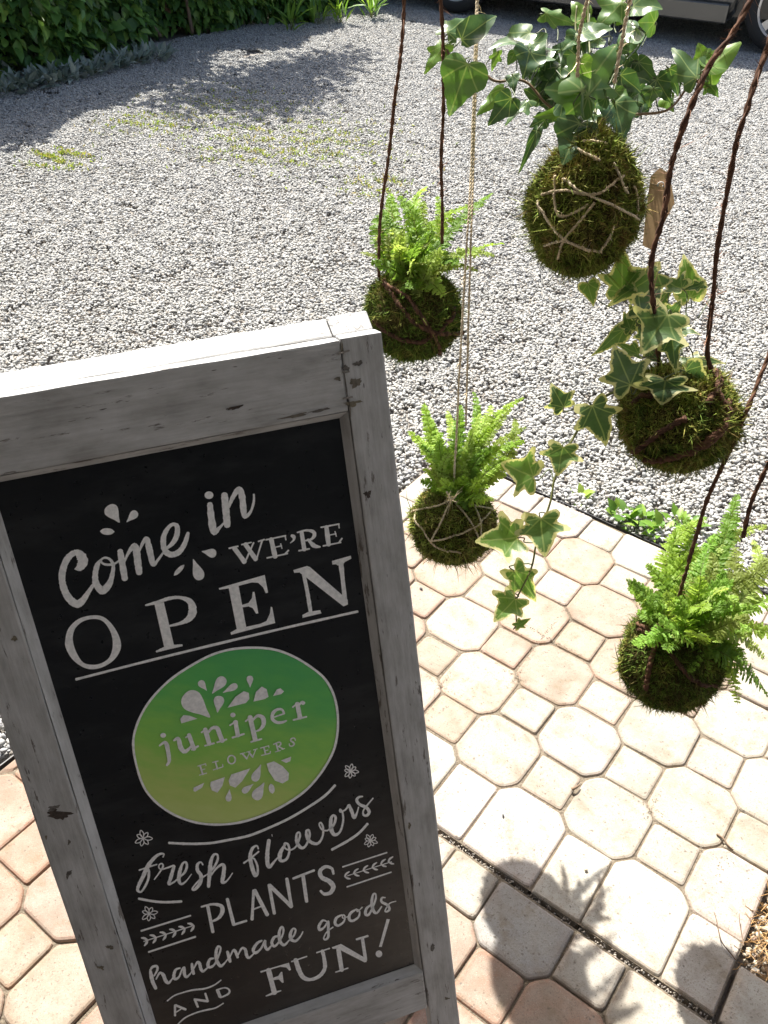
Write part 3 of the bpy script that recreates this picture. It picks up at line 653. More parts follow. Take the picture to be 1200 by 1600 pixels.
for a in [((548, 892), (538, 980), 44), ((774, 713), (722, 835), 62), ((720, 853), (640, 915), 46), ((798, 843), (728, 966), 78)]: I.tear(*a)
for q in [[(288, 880), (366, 844), (350, 880), (300, 910), (288, 905)], [(412, 838), (514, 803), (495, 870), (460, 916), (420, 900), (408, 865)], [(560, 785), (698, 740), (640, 832), (590, 880), (550, 865), (541, 830)], [(917, 684), (992, 656), (986, 690), (955, 702)], [(815, 706), (868, 690), (930, 725), (976, 775), (972, 825), (930, 850), (875, 830), (830, 762)]]: I.poly(q)
I.lens((845, 853), (858, 922), 42).done('painted_petals', 'white drop-shaped petals below the name')
I = Ink(240, 1040, 4.615, 0.0008)
I.dot(69, 503, 21, 18).stroke([(42, 578, 12), (75, 555, 22), (94, 570, 32), (108, 640, 30), (112, 690, 24), (95, 718, 18)])
I.stroke([(146, 540, 14), (178, 528, 28), (195, 590, 36), (225, 620, 30), (262, 592, 18), (278, 560, 12)]).line(255, 500, 292, 602, 31).line(232, 518, 265, 500, 12).line(275, 607, 322, 580, 14)
I.line(372, 460, 402, 565, 33).line(345, 482, 382, 456, 12).line(370, 578, 436, 560, 13).stroke([(388, 492, 12), (420, 452, 22), (458, 452, 32), (478, 500, 33), (497, 545, 30)]).line(458, 553, 526, 532, 13)
I.dot(572, 356, 19, 17).line(590, 405, 608, 505, 33).line(550, 431, 595, 402, 12).line(568, 520, 652, 493, 14)
I.line(695, 370, 733, 535, 34).line(663, 402, 702, 368, 12).line(702, 550, 778, 529, 13).stroke([(712, 396, 14), (750, 362, 22), (787, 377, 33), (793, 422, 30), (768, 460, 19), (730, 476, 10)])
I.line(862, 374, 942, 346, 11).stroke([(941, 346, 16), (925, 317, 17), (890, 317, 20), (860, 345, 25), (857, 385, 26), (890, 410, 22), (930, 408, 18), (957, 397, 13)])
I.line(1036, 275, 1056, 376, 34).line(1003, 300, 1040, 270, 12).line(1008, 392, 1102, 369, 13).stroke([(1045, 290, 14), (1068, 264, 18), (1080, 271, 30)]).done(label='the shop name juniper in white lower-case serif letters')
I = Ink(240, 1040, 4.615, 0.0008)
for a in [(335, 720, 355, 785, 13), (318, 725, 375, 708, 8), (375, 708, 378, 722, 7), (345, 753, 370, 745, 7), (330, 790, 382, 775, 8), (445, 692, 460, 745, 12), (425, 698, 465, 688, 8), (430, 752, 500, 730, 8), (500, 730, 497, 712, 8),
          (640, 635, 672, 672, 13), (672, 672, 692, 625, 7), (685, 622, 715, 660, 13), (715, 660, 736, 606, 7), (624, 637, 660, 628, 7), (670, 624, 700, 616, 6), (720, 608, 748, 600, 7), (795, 590, 808, 640, 12), (770, 595, 830, 578, 8), (830, 578, 832, 592, 7), (802, 615, 825, 608, 7), (778, 648, 840, 632, 8), (840, 632, 842, 618, 7),
          (885, 565, 898, 615, 12), (905, 585, 935, 602, 10), (878, 622, 915, 612, 7), (925, 605, 945, 598, 7)]: I.line(*a)
I.stroke([(562 + 27 * math.cos(q), 678 + 30 * math.sin(q), 9 + 3 * abs(math.cos(q))) for q in np.linspace(0, 2 * np.pi, 10, endpoint=False)], closed=True, n=3).stroke([(864, 568, 8), (905, 552, 10), (918, 565, 11), (905, 580, 8), (890, 588, 7)])
I.stroke([(1023, 540, 7), (1015, 523, 9), (995, 526, 10), (988, 540, 12), (1004, 552, 13), (1014, 565, 12), (1000, 580, 10), (982, 578, 9), (978, 562, 7)]).done(label='the word flowers in small spaced capitals')
for o_, k_, a_ in (((190, 1280), 6.0, (203, 180, 84, 7, -0.9, 9)), ((190, 1280), 6.0, (258, 885, 80, 7, -1.1, 9)), ((360, 1180), 4.286, (806, 107, 52, 8, -0.7, 6.5)), ((360, 1180), 4.286, (938, 572, 48, 8, -0.5, 6))):
    Ink(*o_, k_).flower(*a_).done('painted_flower')
def cv(o, k, L): return [(o[0] + x / k, o[1] + y / k, w_ / k) for x, y, w_ in L]
I = Ink(0, 0, 1.0); I.stroke(cv((190, 1280), 6, [(445, 222, 18), (600, 230, 20), (720, 230, 20), (850, 222, 19), (1000, 195, 19)]) + cv((360, 1180), 4.286, [(120, 540, 14), (250, 490, 15), (400, 420, 15), (550, 330, 14), (640, 265, 13), (700, 202, 11)])).done('painted_line'); I = Ink(0, 0, 1.0)
I.stroke(cv((190, 1280), 6, [(162, 745, 16), (300, 770, 18), (420, 778, 18), (560, 771, 14)])).done('painted_line'); I = Ink(0, 0, 1.0); I.stroke(cv((360, 1180), 4.286, [(680, 632, 11), (780, 577, 13), (860, 522, 13), (918, 460, 11)])).done('painted_line')
I = Ink(190, 1280, 6.0)
I.stroke([(388, 355, 12), (396, 328, 15), (365, 325, 22), (320, 350, 30), (270, 405, 36), (235, 460, 38), (200, 540, 36), (165, 610, 32), (150, 662, 28), (180, 682, 18), (220, 630, 22), (250, 560, 24), (255, 490, 24), (240, 455, 20)]).stroke([(165, 478, 14), (240, 452, 16), (330, 424, 14)])
I.stroke([(306, 566, 10), (355, 500, 15), (388, 445, 18), (380, 417, 14), (355, 425, 14), (350, 455, 13), (375, 470, 15), (430, 455, 16), (490, 437, 22), (480, 480, 32), (457, 560, 34), (442, 608, 26), (490, 590, 17), (530, 555, 14)])
I.stroke([(530, 555, 13), (590, 500, 22), (612, 440, 24), (600, 403, 20), (570, 420, 22), (546, 490, 34), (537, 570, 34), (560, 608, 24), (605, 580, 15), (655, 515, 9)])
I.stroke([(762, 427, 15), (742, 402, 14), (712, 425, 28), (712, 480, 34), (745, 530, 36), (735, 600, 34), (690, 655, 28), (662, 658, 16), (680, 625, 15), (740, 560, 17), (790, 525, 14)])
I.stroke([(800, 520, 13), (860, 460, 20), (900, 380, 22), (896, 332, 19), (862, 336, 24), (836, 400, 34), (826, 500, 38), (815, 632, 30)]).stroke([(830, 540, 13), (880, 470, 18), (935, 427, 26), (960, 442, 34), (955, 520, 38), (945, 588, 34), (985, 580, 17), (1040, 505, 10)]).done(label='the word fresh in white script')
I = Ink(360, 1180, 4.286)
I.stroke([(187, 627, 10), (176, 606, 12), (147, 625, 20), (132, 680, 26), (145, 750, 28), (165, 803, 26), (182, 790, 17), (180, 740, 15), (160, 695, 12), (140, 690, 11)]).stroke([(90, 722, 13), (135, 690, 12), (190, 645, 11)]).stroke([(258, 570, 24), (248, 650, 28), (248, 720, 28), (262, 748, 23), (300, 705, 13), (325, 680, 11)]).line(278, 531, 280, 543, 5)
I.stroke([(365, 600, 15), (336, 650, 27), (331, 695, 27), (350, 708, 20), (380, 690, 17), (395, 640, 15), (385, 597, 15), (362, 592, 13), (366, 622, 11), (400, 635, 11), (440, 610, 12), (465, 545, 16), (460, 517, 13), (443, 532, 15), (446, 585, 23), (475, 620, 22), (505, 605, 15), (530, 540, 16), (525, 502, 14), (508, 512, 17), (518, 560, 23), (550, 588, 23), (590, 588, 17), (618, 540, 14), (620, 482, 14), (605, 452, 12), (595, 466, 11), (615, 500, 11), (650, 505, 11)])
I.stroke([(650, 505, 11), (690, 470, 16), (705, 420, 17), (690, 402, 15), (673, 430, 23), (676, 500, 28), (700, 533, 23), (735, 510, 15), (755, 440, 14), (750, 382, 13), (735, 362, 11), (736, 380, 11), (770, 365, 12), (792, 335, 16)]).stroke([(795, 335, 20), (814, 380, 24), (829, 418, 22), (848, 385, 12), (858, 348, 9)])
I.stroke([(885, 276, 10), (860, 281, 16), (846, 302, 20), (866, 330, 20), (910, 350, 22), (929, 380, 22), (915, 403, 19), (892, 400, 15), (891, 370, 11), (920, 330, 11), (955, 288, 9)]).done(label='the word flowers in white script')
I = Ink(210, 1420, 5.4545)
I.line(58, 188, 478, 58, 15).line(122, 368, 520, 238, 16).line(80, 278, 490, 147, 9)
for x, y in ((112, 270), (185, 247), (270, 222), (352, 197), (430, 174), (507, 147)): I.stroke([(x - 52, y - 22, 12), (x - 25, y - 18, 22), (x, y, 16)]).stroke([(x - 26, y + 44, 12), (x - 10, y + 22, 22), (x, y, 14)])
I.done('painted_ornament', 'small leafy sprig between two lines'); I = Ink(360, 1180, 4.286)
I.line(752, 748, 1048, 652, 10).line(781, 882, 1077, 783, 10).line(785, 807, 1080, 713, 6)
for x, y in ((766, 812), (826, 792), (890, 771), (950, 751), (1008, 729), (1058, 712)): I.stroke([(x + 30, y - 32, 8), (x + 10, y - 18, 14), (x, y, 11)]).stroke([(x + 36, y + 16, 8), (x + 18, y + 12, 14), (x, y, 10)])
I.done('painted_ornament', 'small leafy sprig between two lines')
I = Ink(300, 1320, 3.529)
I.line(86, 336, 115, 480, 19).stroke([(52, 342, 11), (110, 328, 13), (160, 337, 21), (167, 370, 23), (145, 405, 17), (105, 425, 9)]).line(195, 300, 230, 440, 19).line(230, 441, 300, 419, 13).line(340, 252, 331, 412, 16).line(346, 252, 415, 386, 21).line(338, 356, 385, 338, 9)
I.line(425, 222, 454, 378, 18).line(428, 224, 548, 340, 22).line(548, 340, 523, 188, 19).line(558, 186, 673, 141, 13).line(612, 168, 632, 312, 19)
I.stroke([(780, 160, 13), (770, 130, 16), (735, 121, 18), (706, 146, 22), (716, 180, 24), (755, 200, 26), (779, 230, 26), (764, 263, 21), (730, 271, 17), (709, 254, 13)]).done(label='the word PLANTS in white capitals')
I = Ink(210, 1420, 5.4545)
I.stroke([(135, 520, 18), (142, 560, 32), (155, 620, 34), (182, 678, 28)]).stroke([(135, 525, 14), (155, 495, 22), (190, 490, 22), (195, 520, 20), (168, 572, 12)]).stroke([(185, 600, 12), (215, 548, 20), (245, 562, 30), (265, 610, 32), (290, 632, 23), (320, 600, 13), (335, 572, 12)])
I.stroke([(388, 505, 15), (352, 520, 22), (336, 570, 28), (346, 600, 23), (380, 580, 17), (405, 520, 15), (425, 502, 22), (425, 550, 28), (442, 582, 23), (475, 555, 13), (490, 530, 11)]).stroke([(490, 468, 20), (495, 510, 28), (505, 553, 25)]).stroke([(505, 512, 11), (535, 457, 20), (555, 467, 27), (566, 510, 28), (585, 533, 21), (620, 505, 13)])
I.stroke([(675, 422, 15), (642, 432, 22), (626, 480, 28), (646, 498, 23), (685, 470, 17), (725, 380, 18), (734, 332, 17), (712, 322, 20), (696, 370, 28), (702, 440, 30), (735, 487, 27), (775, 455, 13), (800, 420, 11)])
I.stroke([(793, 365, 22), (805, 410, 28), (816, 450, 25)]).stroke([(810, 420, 11), (840, 357, 18), (860, 362, 26), (880, 413, 25)]).stroke([(880, 402, 11), (915, 337, 18), (945, 347, 26), (956, 395, 28), (975, 418, 21), (1010, 390, 13), (1030, 365, 11)])
I.o, I.k = (390, 1380), 4.8
I.stroke([(92, 430, 13), (55, 452, 21), (27, 500, 24), (45, 523, 21), (85, 490, 15), (115, 430, 15), (116, 470, 23), (135, 498, 20), (165, 465, 11)]).stroke([(218, 398, 13), (186, 405, 20), (166, 445, 24), (186, 473, 19), (220, 440, 15), (250, 380, 15), (252, 337, 15), (236, 331, 17), (221, 380, 23), (230, 440, 25), (260, 463, 20), (290, 435, 11)])
I.stroke([(290, 435, 11), (330, 395, 15), (345, 352, 15), (326, 341, 15), (306, 380, 23), (311, 420, 25), (345, 433, 19), (380, 400, 13), (400, 362, 9)]).done(label='the word handmade in white script')
I = Ink(390, 1380, 4.8)
I.stroke([(575, 285, 11), (547, 280, 16), (521, 320, 23), (526, 350, 21), (560, 330, 15), (590, 285, 15), (590, 340, 21), (590, 400, 19), (570, 423, 15), (556, 410, 11), (580, 365, 11), (625, 330, 11)]).stroke([(692, 238, 13), (652, 260, 20), (641, 300, 23), (665, 318, 19), (705, 290, 15), (715, 250, 13), (700, 237, 11), (700, 262, 9), (750, 245, 9)])
I.stroke([(802, 195, 13), (757, 225, 20), (746, 265, 23), (770, 283, 19), (815, 255, 15), (825, 215, 13), (806, 197, 11), (810, 213, 9), (845, 180, 9)]).stroke([(908, 163, 13), (877, 190, 20), (869, 228, 23), (890, 238, 19), (920, 190, 15), (945, 120, 15), (945, 82, 13), (926, 87, 17), (916, 150, 23), (930, 208, 23), (955, 223, 17), (990, 175, 11)])
I.stroke([(1018, 108, 9), (992, 110, 15), (991, 140, 20), (1035, 165, 20), (1049, 195, 19), (1030, 213, 15), (1016, 205, 11), (1050, 152, 11), (1098, 135, 7)]).done(label='the word goods in white script')
I = Ink(390, 1380, 4.8)
I.line(142, 652, 186, 822, 40).poly([(78, 660), (295, 596), (311, 650), (298, 656), (275, 632), (230, 627), (160, 647), (85, 672)]).poly([(168, 712), (215, 695), (235, 665), (245, 665), (256, 745), (245, 748), (220, 722), (172, 728)]).stroke([(124, 846, 10), (180, 824, 18), (234, 806, 10)])
I.stroke([(345, 575, 34), (372, 655, 36), (405, 708, 34), (460, 722, 24), (525, 695, 27), (563, 640, 28), (560, 570, 28), (546, 508, 28)]).line(315, 588, 429, 549, 11).line(503, 521, 599, 489, 11)
I.poly([(616, 480), (685, 455), (880, 568), (876, 592), (860, 593), (662, 492), (622, 492)]).line(666, 495, 691, 652, 31).line(646, 667, 737, 637, 11).line(846, 415, 870, 575, 25).line(803, 421, 886, 396, 17).poly([(1028, 268), (1052, 271), (991, 478), (970, 478)]).dot(970, 530, 25, 26).done(label='the word FUN! in white serif capitals')
I = Ink(210, 1420, 5.4545)
I.line(346, 822, 346, 910, 19).line(352, 822, 436, 858, 21).line(346, 886, 396, 856, 11).line(515, 774, 540, 835, 22).line(512, 772, 625, 788, 20).line(604, 722, 626, 788, 19).line(708, 694, 730, 748, 28).stroke([(700, 692, 13), (770, 673, 13), (808, 692, 17), (800, 725, 17), (735, 757, 13)]).done(label='the word AND in small capitals')
I = Ink(210, 1420, 5.4545)
I.stroke([(280, 785, 11), (340, 740, 13), (420, 712, 13), (500, 692, 15), (600, 680, 15), (680, 650, 13), (738, 608, 11)]).done('painted_line'); I = Ink(210, 1420, 5.4545); I.stroke([(362, 992, 11), (430, 930, 13), (520, 888, 13), (600, 865, 15), (690, 845, 13), (758, 805, 11)]).done('painted_line')
# ------------------------------------------------------------------ hanging moss balls
RAIL_Z = 2.42
def rope_mesh(P_, r, strands, pitch, cols, rng, fuzz=0, fl=0.012, k=5):
    """twisted rope along P_ (world points): V, F, colours"""
    step = max(pitch / 9, 0.002); Q = resample(P_, step); Q = Q + np.stack([nz(Q, 30, i + rng.uniform(0, 9)) for i in range(3)], -1) * r * 0.25 + (np.stack([nz(Q, 7, i + 20 + rng.uniform(0, 9)) for i in range(3)], -1) * 0.0022 + np.stack([nz(Q, 19, i + 40) for i in range(3)], -1) * 0.0010) * (1 if r > .0022 else 0)
    T_, Nn, B_ = frames(Q); s = np.arange(len(Q)) * step; Vs, Fs, Cs = [], [], []; n0 = 0
    thick = 1 + 0.16 * nz(Q, 45, rng.uniform(0, 9)) + 0.15 * nz(Q, 160, rng.uniform(0, 9)) + 0.12 * rng.normal(size=len(Q))
    for q in range(strands):
        ph = 2 * np.pi * (s / pitch + q / strands) + 1.6 * nz(Q, 11, 3.3); off = (0.30 if r > .0022 else 0.42) * r if strands > 1 else 0
        Pq = Q + off * (Nn * np.cos(ph)[:, None] + B_ * np.sin(ph)[:, None])
        V, F = tube(Pq, r * ((0.84 if r > .0022 else 0.70) if strands > 1 else 1) * thick, k); c = np.array(cols)[rng.integers(0, len(cols))] * (1 + 0.35 * nz(Q, 90, q)[:, None])
        Vs.append(V); Fs += [[i + n0 for i in f] for f in F]; n0 += len(V); Cs.append(np.repeat(np.clip(c, 0.005, 1), k, 0))
    for q in range(fuzz):
        i = rng.integers(1, len(Q) - 1); d = unit(Nn[i] * rng.normal() + B_[i] * rng.normal() + T_[i] * rng.normal() * 0.8); L_ = fl * rng.uniform(0.3, 1.3) * (2.6 if rng.uniform() < 0.06 else 1)
        sd = unit(np.cross(d, T_[i])) ; p0 = Q[i] + d * r * 0.7; bend = rng.normal(size=3) * L_ * 0.3; ww = 0.00035
        V = [p0 - sd * ww, p0 + sd * ww, p0 + d * L_ * .5 + bend * .3 + sd * ww * .8, p0 + d * L_ * .5 + bend * .3 - sd * ww * .8, p0 + d * L_ + bend]
        Vs.append(np.array(V)); Fs += [[n0, n0 + 1, n0 + 2, n0 + 3], [n0 + 3, n0 + 2, n0 + 4]]; n0 += 5; Cs.append(np.repeat([np.array(cols)[rng.integers(0, len(cols))] * rng.uniform(1, 3.2)], 5, 0))
    C_ = np.concatenate(Cs); return np.concatenate(Vs), Fs, np.concatenate([C_, np.ones((len(C_), 1))], 1)
BROWN = [(.095, .050, .032), (.125, .066, .042), (.070, .038, .026)]; JUTE = [(.56, .46, .31), (.66, .56, .40), (.48, .39, .26)]
class Ball:
    def __init__(s, label, cx, cy, t, wpx, hpx, seed, pear=0.0, loc_group='moss balls hung on cords'):
        s.c = at(cx, cy, t); s.t = t; s.rx = wpx / 2 * t / FOC; s.rz = hpx / 2 * t / FOC * 1.04; s.pear = pear; s.seed = seed; s.rng = np.random.default_rng(seed)
        s.root = empty('hanging_moss_ball', s.c - UP * s.rz, label, 'kokedama', loc_group)
    def surf(s, d, k=1.0):
        """point on the ball's surface in direction(s) d"""
        d = np.asarray(d, float); z = d[..., 2]
        m = 1 - s.pear * np.clip(z, 0, 1) ** 1.3 * 0.55 + 0.075 * nz(d, 2.3, s.seed) + 0.055 * nz(d, 6, s.seed + 3) + 0.03 * nz(d, 13, s.seed + 5)
        r = np.stack([d[..., 0] * s.rx * m, d[..., 1] * s.rx * m, z * s.rz * (1 + 0.04 * nz(d, 2.0, s.seed + 7))], -1)
        return s.c + r * k
    def body(s, n_str, pal, length=0.0048, bald=None):
        n_str = int(n_str * 3.0)
        nu, nv = 40, 26
        D = [np.array([math.sin(math.pi * j / nv) * math.cos(2 * math.pi * i / nu), math.sin(math.pi * j / nv) * math.sin(2 * math.pi * i / nu), math.cos(math.pi * j / nv)]) for j in range(1, nv) for i in range(nu)] + [UP, -UP]
        V = s.surf(np.array(D), 0.955); q = len(V) - 2
        F = [[(j * nu + i), ((j + 1) * nu + i), ((j + 1) * nu + (i + 1) % nu), (j * nu + (i + 1) % nu)] for j in range(nv - 2) for i in range(nu)]
        F += [[q, i, (i + 1) % nu] for i in range(nu)] + [[q + 1, (nv - 2) * nu + (i + 1) % nu, (nv - 2) * nu + i] for i in range(nu)]
        ball = obj('moss_ball', V, F, M['core'], s.root, True)
        rng = s.rng; d = rng.normal(size=(n_str, 3)); d /= np.linalg.norm(d, axis=1)[:, None]
        p = s.surf(d, 0.97); nn = d * np.array([1 / s.rx, 1 / s.rx, 1 / s.rz]); nn /= np.linalg.norm(nn, axis=1)[:, None]
        clump = np.stack([nz(d, 5, s.seed + 11), nz(d, 5, s.seed + 17), nz(d, 5, s.seed + 23)], -1)
        dr = nn * 0.55 + rng.normal(size=d.shape) * 0.75 + clump * 1.1 + np.array([0, 0, -0.15]); dr /= np.linalg.norm(dr, axis=1)[:, None]
        L_ = length * rng.gamma(4, 0.25, n_str); L_ *= (1 + 0.5 * nz(d, 7, s.seed + 31)) * np.where(rng.uniform(size=n_str) < .03, 2.4, 1)
        sd = np.cross(dr, rng.normal(size=d.shape)); sd /= np.linalg.norm(sd, axis=1)[:, None]; curl = rng.normal(size=d.shape) * 0.75
        w_ = rng.uniform(0.0003, 0.0008, n_str)[:, None]; L1 = L_[:, None]
        a0, a1 = p - sd * w_, p + sd * w_; mid = p + dr * L1 * .55 + curl * L1 * .2; b0, b1 = mid - sd * w_ * .9, mid + sd * w_ * .9; tip = p + dr * L1 + curl * L1 * .75
        V = np.stack([a0, a1, b1, b0, tip], 1).reshape(-1, 3); base = np.arange(n_str)[:, None] * 5
        F = np.concatenate([base + [0, 1, 2], base + [0, 2, 3], base + [3, 2, 4]])
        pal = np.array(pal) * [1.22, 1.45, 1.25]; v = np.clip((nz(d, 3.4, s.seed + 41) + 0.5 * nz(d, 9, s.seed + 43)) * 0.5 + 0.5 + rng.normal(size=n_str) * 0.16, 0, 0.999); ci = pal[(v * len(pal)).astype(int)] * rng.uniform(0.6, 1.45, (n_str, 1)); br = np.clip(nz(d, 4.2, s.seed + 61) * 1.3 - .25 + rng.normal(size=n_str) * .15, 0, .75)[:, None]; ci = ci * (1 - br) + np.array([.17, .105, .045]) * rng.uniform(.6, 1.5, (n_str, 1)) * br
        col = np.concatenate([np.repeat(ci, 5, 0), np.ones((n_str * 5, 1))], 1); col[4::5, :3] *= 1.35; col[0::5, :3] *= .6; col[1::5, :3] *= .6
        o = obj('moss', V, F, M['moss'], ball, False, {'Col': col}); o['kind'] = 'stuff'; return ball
    def cord(s, pxs, r, strands, pitch, cols, fuzz, top=None, name='rope', start=None):
        """cord traced up the picture from the ball; every point is placed above the ball, then the cord goes on to the pole"""
        A = s.c; pts = []
        for u, v in pxs:
            r_ = ray(u, v); k = ((A - CAM)[:2] @ r_[:2]) / (r_[:2] @ r_[:2]); k = np.clip(k, s.t * 0.80, s.t * 1.12); pts.append(CAM + r_ * k)
        if start is not None: pts = [s.surf(unit(start), .97)] + pts
        pts = np.array(pts); d = unit(pts[-1] - pts[-2]); d[2] = max(d[2], 0.6)
        end = pts[-1] + (np.array([d[0] * .3, d[1] * .3, d[2]])) / d[2] * (RAIL_Z - pts[-1][2])
        P_ = np.vstack([catmull(pts, 10), np.linspace(pts[-1], end, 20)[1:]]); V, F, C_ = rope_mesh(P_, r, strands, pitch, cols, s.rng, fuzz); o = obj(name, V, F, M['rope'], s.root, True, {'Col': C_}); s.tops = getattr(s, 'tops', []) + [end]; return o
    def wrap(s, dirs, r, strands, pitch, cols, fuzz=30, lift=1.015, name='binding'):
        """a cord wound over the ball through directions given as picture pixels on its visible face or as vectors"""
        D = []
        for q in dirs:
            if len(q) == 2:
                r_ = ray(*q); o_ = CAM - s.c; A_ = np.array([s.rx, s.rx, s.rz]); a = r_ / A_; b_ = o_ / A_; qa, qb, qc = a @ a, 2 * a @ b_, b_ @ b_ - 1; di = max(qb * qb - 4 * qa * qc, 0); k = (-qb - math.sqrt(di)) / (2 * qa); x = (o_ + r_ * k) / A_; D.append(unit(x))
            else: D.append(unit(q))
        D = catmull(np.array(D), 10); D /= np.linalg.norm(D, axis=1)[:, None]
        P_ = s.surf(D, lift) ; V, F, C_ = rope_mesh(P_, r, strands, pitch, cols, s.rng, fuzz, 0.006); return obj(name, V, F, M['rope'], s.root, True, {'Col': C_})

# --- ferns
def frond(ball, B0, T0, arch, wid, rng, seedcol, dense=1.0, droop=0.25, name='frond'):
    L_ = np.linalg.norm(T0 - B0); side = unit(np.cross(T0 - B0, UP)) ; ctrl = (B0 + T0) / 2 + UP * arch * L_ + side * rng.normal() * 0.17 * L_
    n = int(max(16, L_ / 0.0031 * dense)); tt = np.linspace(0, 1, n); C_ = ((1 - tt) ** 2)[:, None] * B0 + (2 * tt * (1 - tt))[:, None] * ctrl + (tt ** 2)[:, None] * T0
    T_ = np.gradient(C_, axis=0); T_ /= np.linalg.norm(T_, axis=1)[:, None]
    out = unit((T0 - B0) * [1, 1, 0] + 1e-4); tocam = unit(CAM - (B0 + T0) / 2)
    ref = unit(UP * 0.75 + tocam * 0.55 - out * 0.25 + rng.normal(size=3) * 0.35)
    Vs, Fs, Cs, n0 = [], [], [], 0
    V, F = tube(C_, np.linspace(0.0009, 0.0003, n), 4); Vs.append(V); Fs += F; n0 = len(V); Cs.append(np.tile([.14, .15, .03], (len(V), 1)))
    for i in range(1, n - 1):
        s_ = tt[i]
        if s_ < 0.10: continue
        prof = min(1, (s_ - 0.06) / 0.2) * (1 - 0.93 * max(0, (s_ - 0.45) / 0.55)) ** 0.62; l = wid * prof * rng.uniform(0.85, 1.12)
        if l < 0.0015: l = 0.0015
        nr = unit(ref - T_[i] * np.dot(ref, T_[i])); lat_ = np.cross(T_[i], nr)
        for sg in (-1, 1):
            ax = unit(lat_ * sg + T_[i] * (0.30 + 0.12 * rng.normal()) + nr * (0.10 + 0.22 * rng.normal())); fw = unit(T_[i] - ax * np.dot(ax, T_[i])); up_ = np.cross(ax, fw) * sg
            tw = rng.normal() * 0.35; fw = unit(fw * math.cos(tw) + up_ * math.sin(tw)); hw = min(0.0028, 0.0015 + 0.13 * l)
            pts = []
            for (a, b_, z_) in ((0, -.45, 0), (0, .55, 0), (.22, 1.0, .05), (.36, .62, .03), (.52, .98, .02), (.66, .5, -.04), (.8, .66, -.10), (1.0, 0.0, -.22), (.8, -.6, -.10), (.62, -.42, -.04), (.48, -.92, .02), (.32, -.55, .03), (.18, -.95, .04)):
                pts.append(C_[i] + ax * l * a + fw * hw * b_ * rng.uniform(.85, 1.15) + nr * l * z_ * droop * 3 + up_ * rng.normal() * 0.0005)
            Vs.append(np.array(pts)); Fs += [[n0, n0 + 1, n0 + 2, n0 + 12], [n0 + 12, n0 + 2, n0 + 3, n0 + 11], [n0 + 11, n0 + 3, n0 + 4, n0 + 10], [n0 + 10, n0 + 4, n0 + 5, n0 + 9], [n0 + 9, n0 + 5, n0 + 6, n0 + 8], [n0 + 8, n0 + 6, n0 + 7]]; n0 += 13
            Cs.append(np.tile(np.array(seedcol) * rng.uniform(0.82, 1.18) * (1 + 0.25 * s_), (13, 1)))
    C4 = np.concatenate(Cs); C4 = np.concatenate([np.clip(C4, 0, 1), np.ones((len(C4), 1))], 1)
    return obj(name, np.concatenate(Vs), Fs, M['fern'], ball.root, False, {'Col': C4})
def fern(ball, basepx, tips, off, k, wid, cols, extra=0, ext_len=0.07, arch=0.22):
    rng = np.random.default_rng(ball.seed + 500); cb = ball.c + UP * ball.rz * 0.78
    for i, tp in enumerate(tips):
        x, y = tp[0], tp[1]; dt = tp[2] if len(tp) > 2 else rng.uniform(-0.05, 0.05); u, v = off[0] + x / k, off[1] + y / k
        B0 = cb + rng.normal(size=3) * [.012, .012, .004]; T0 = at(u, v, ball.t + dt)
        frond(ball, B0, T0, arch * rng.uniform(.5, 1.3) if T0[2] > B0[2] - .02 else 0.45, wid * rng.uniform(.85, 1.15), rng, cols[i % len(cols)])
    for i in range(extra):
        a = rng.uniform(0, 2 * np.pi); el = rng.uniform(0.15, 1.25); l = ext_len * rng.uniform(.6, 1.1); B0 = cb + rng.normal(size=3) * [.014, .014, .004]
        frond(ball, B0, B0 + l * np.array([math.cos(a) * math.cos(el), math.sin(a) * math.cos(el), math.sin(el)]), arch * rng.uniform(.4, 1.2), wid * rng.uniform(.8, 1.05), rng, cols[rng.integers(0, len(cols))])
MOSS_D = [(.065, .043, .016), (.062, .080, .016), (.085, .115, .020), (.11, .14, .024), (.16, .155, .034), (.21, .165, .045)]
MOSS_G = [(.085, .058, .02), (.10, .115, .022), (.13, .155, .028), (.175, .185, .035), (.23, .215, .05), (.28, .235, .075), (.25, .155, .06)]
FERN_L = [(.24, .38, .055), (.32, .46, .085), (.17, .30, .045), (.36, .48, .12), (.28, .42, .06), (.22, .30, .06)]
FERN_M = [(.20, .33, .05), (.28, .41, .08), (.14, .25, .04), (.24, .36, .05), (.33, .43, .12), (.20, .25, .06)]

b1 = Ball('fern moss ball on two brown ropes just behind the top right corner of the sign', 645, 490, 1.25, 150, 138, 31)
b1.body(9000, MOSS_D); b1.wrap([(600, 440), (650, 505), (720, 520)], .0032, 2, .018, BROWN); b1.wrap([(585, 500), (650, 535), (712, 480)], .0032, 2, .018, BROWN); b1.wrap([(600, 445), (640, 470), (690, 555)], .003, 2, .018, BROWN)
b1.cord([(592, 432), (593, 370), (600, 310), (612, 230), (618, 150), (627, 75), (630, 0)], .0023, 2, .034, BROWN, 500); b1.cord([(692, 380), (691, 320), (690, 240), (694, 150), (692, 70), (689, 0)], .0023, 2, .034, BROWN, 500)
fern(b1, None, [(300, 225, .03), (545, 185, .06), (985, 225, .02), (1060, 560, -.03), (190, 510, -.02), (105, 620, .0), (385, 935, -.07), (660, 915, -.075), (440, 290, .06), (780, 400, .03), (520, 270, .03), (890, 750, -.05), (350, 250, .0), (610, 240, .01), (250, 330, .02), (930, 300, .05), (1000, 640, .02), (480, 930, -.08), (300, 640, -.06), (640, 640, -.08), (760, 700, -.07), (430, 560, -.05), (540, 520, -.04)], (540, 250), 4.286, .0155, FERN_M, 34, .072)
b2 = Ball('small twine-tied moss ball with bright fern tuft, hanging in the middle of the picture', 708, 817, 1.366, 134, 122, 47)
b2.body(8500, MOSS_G)
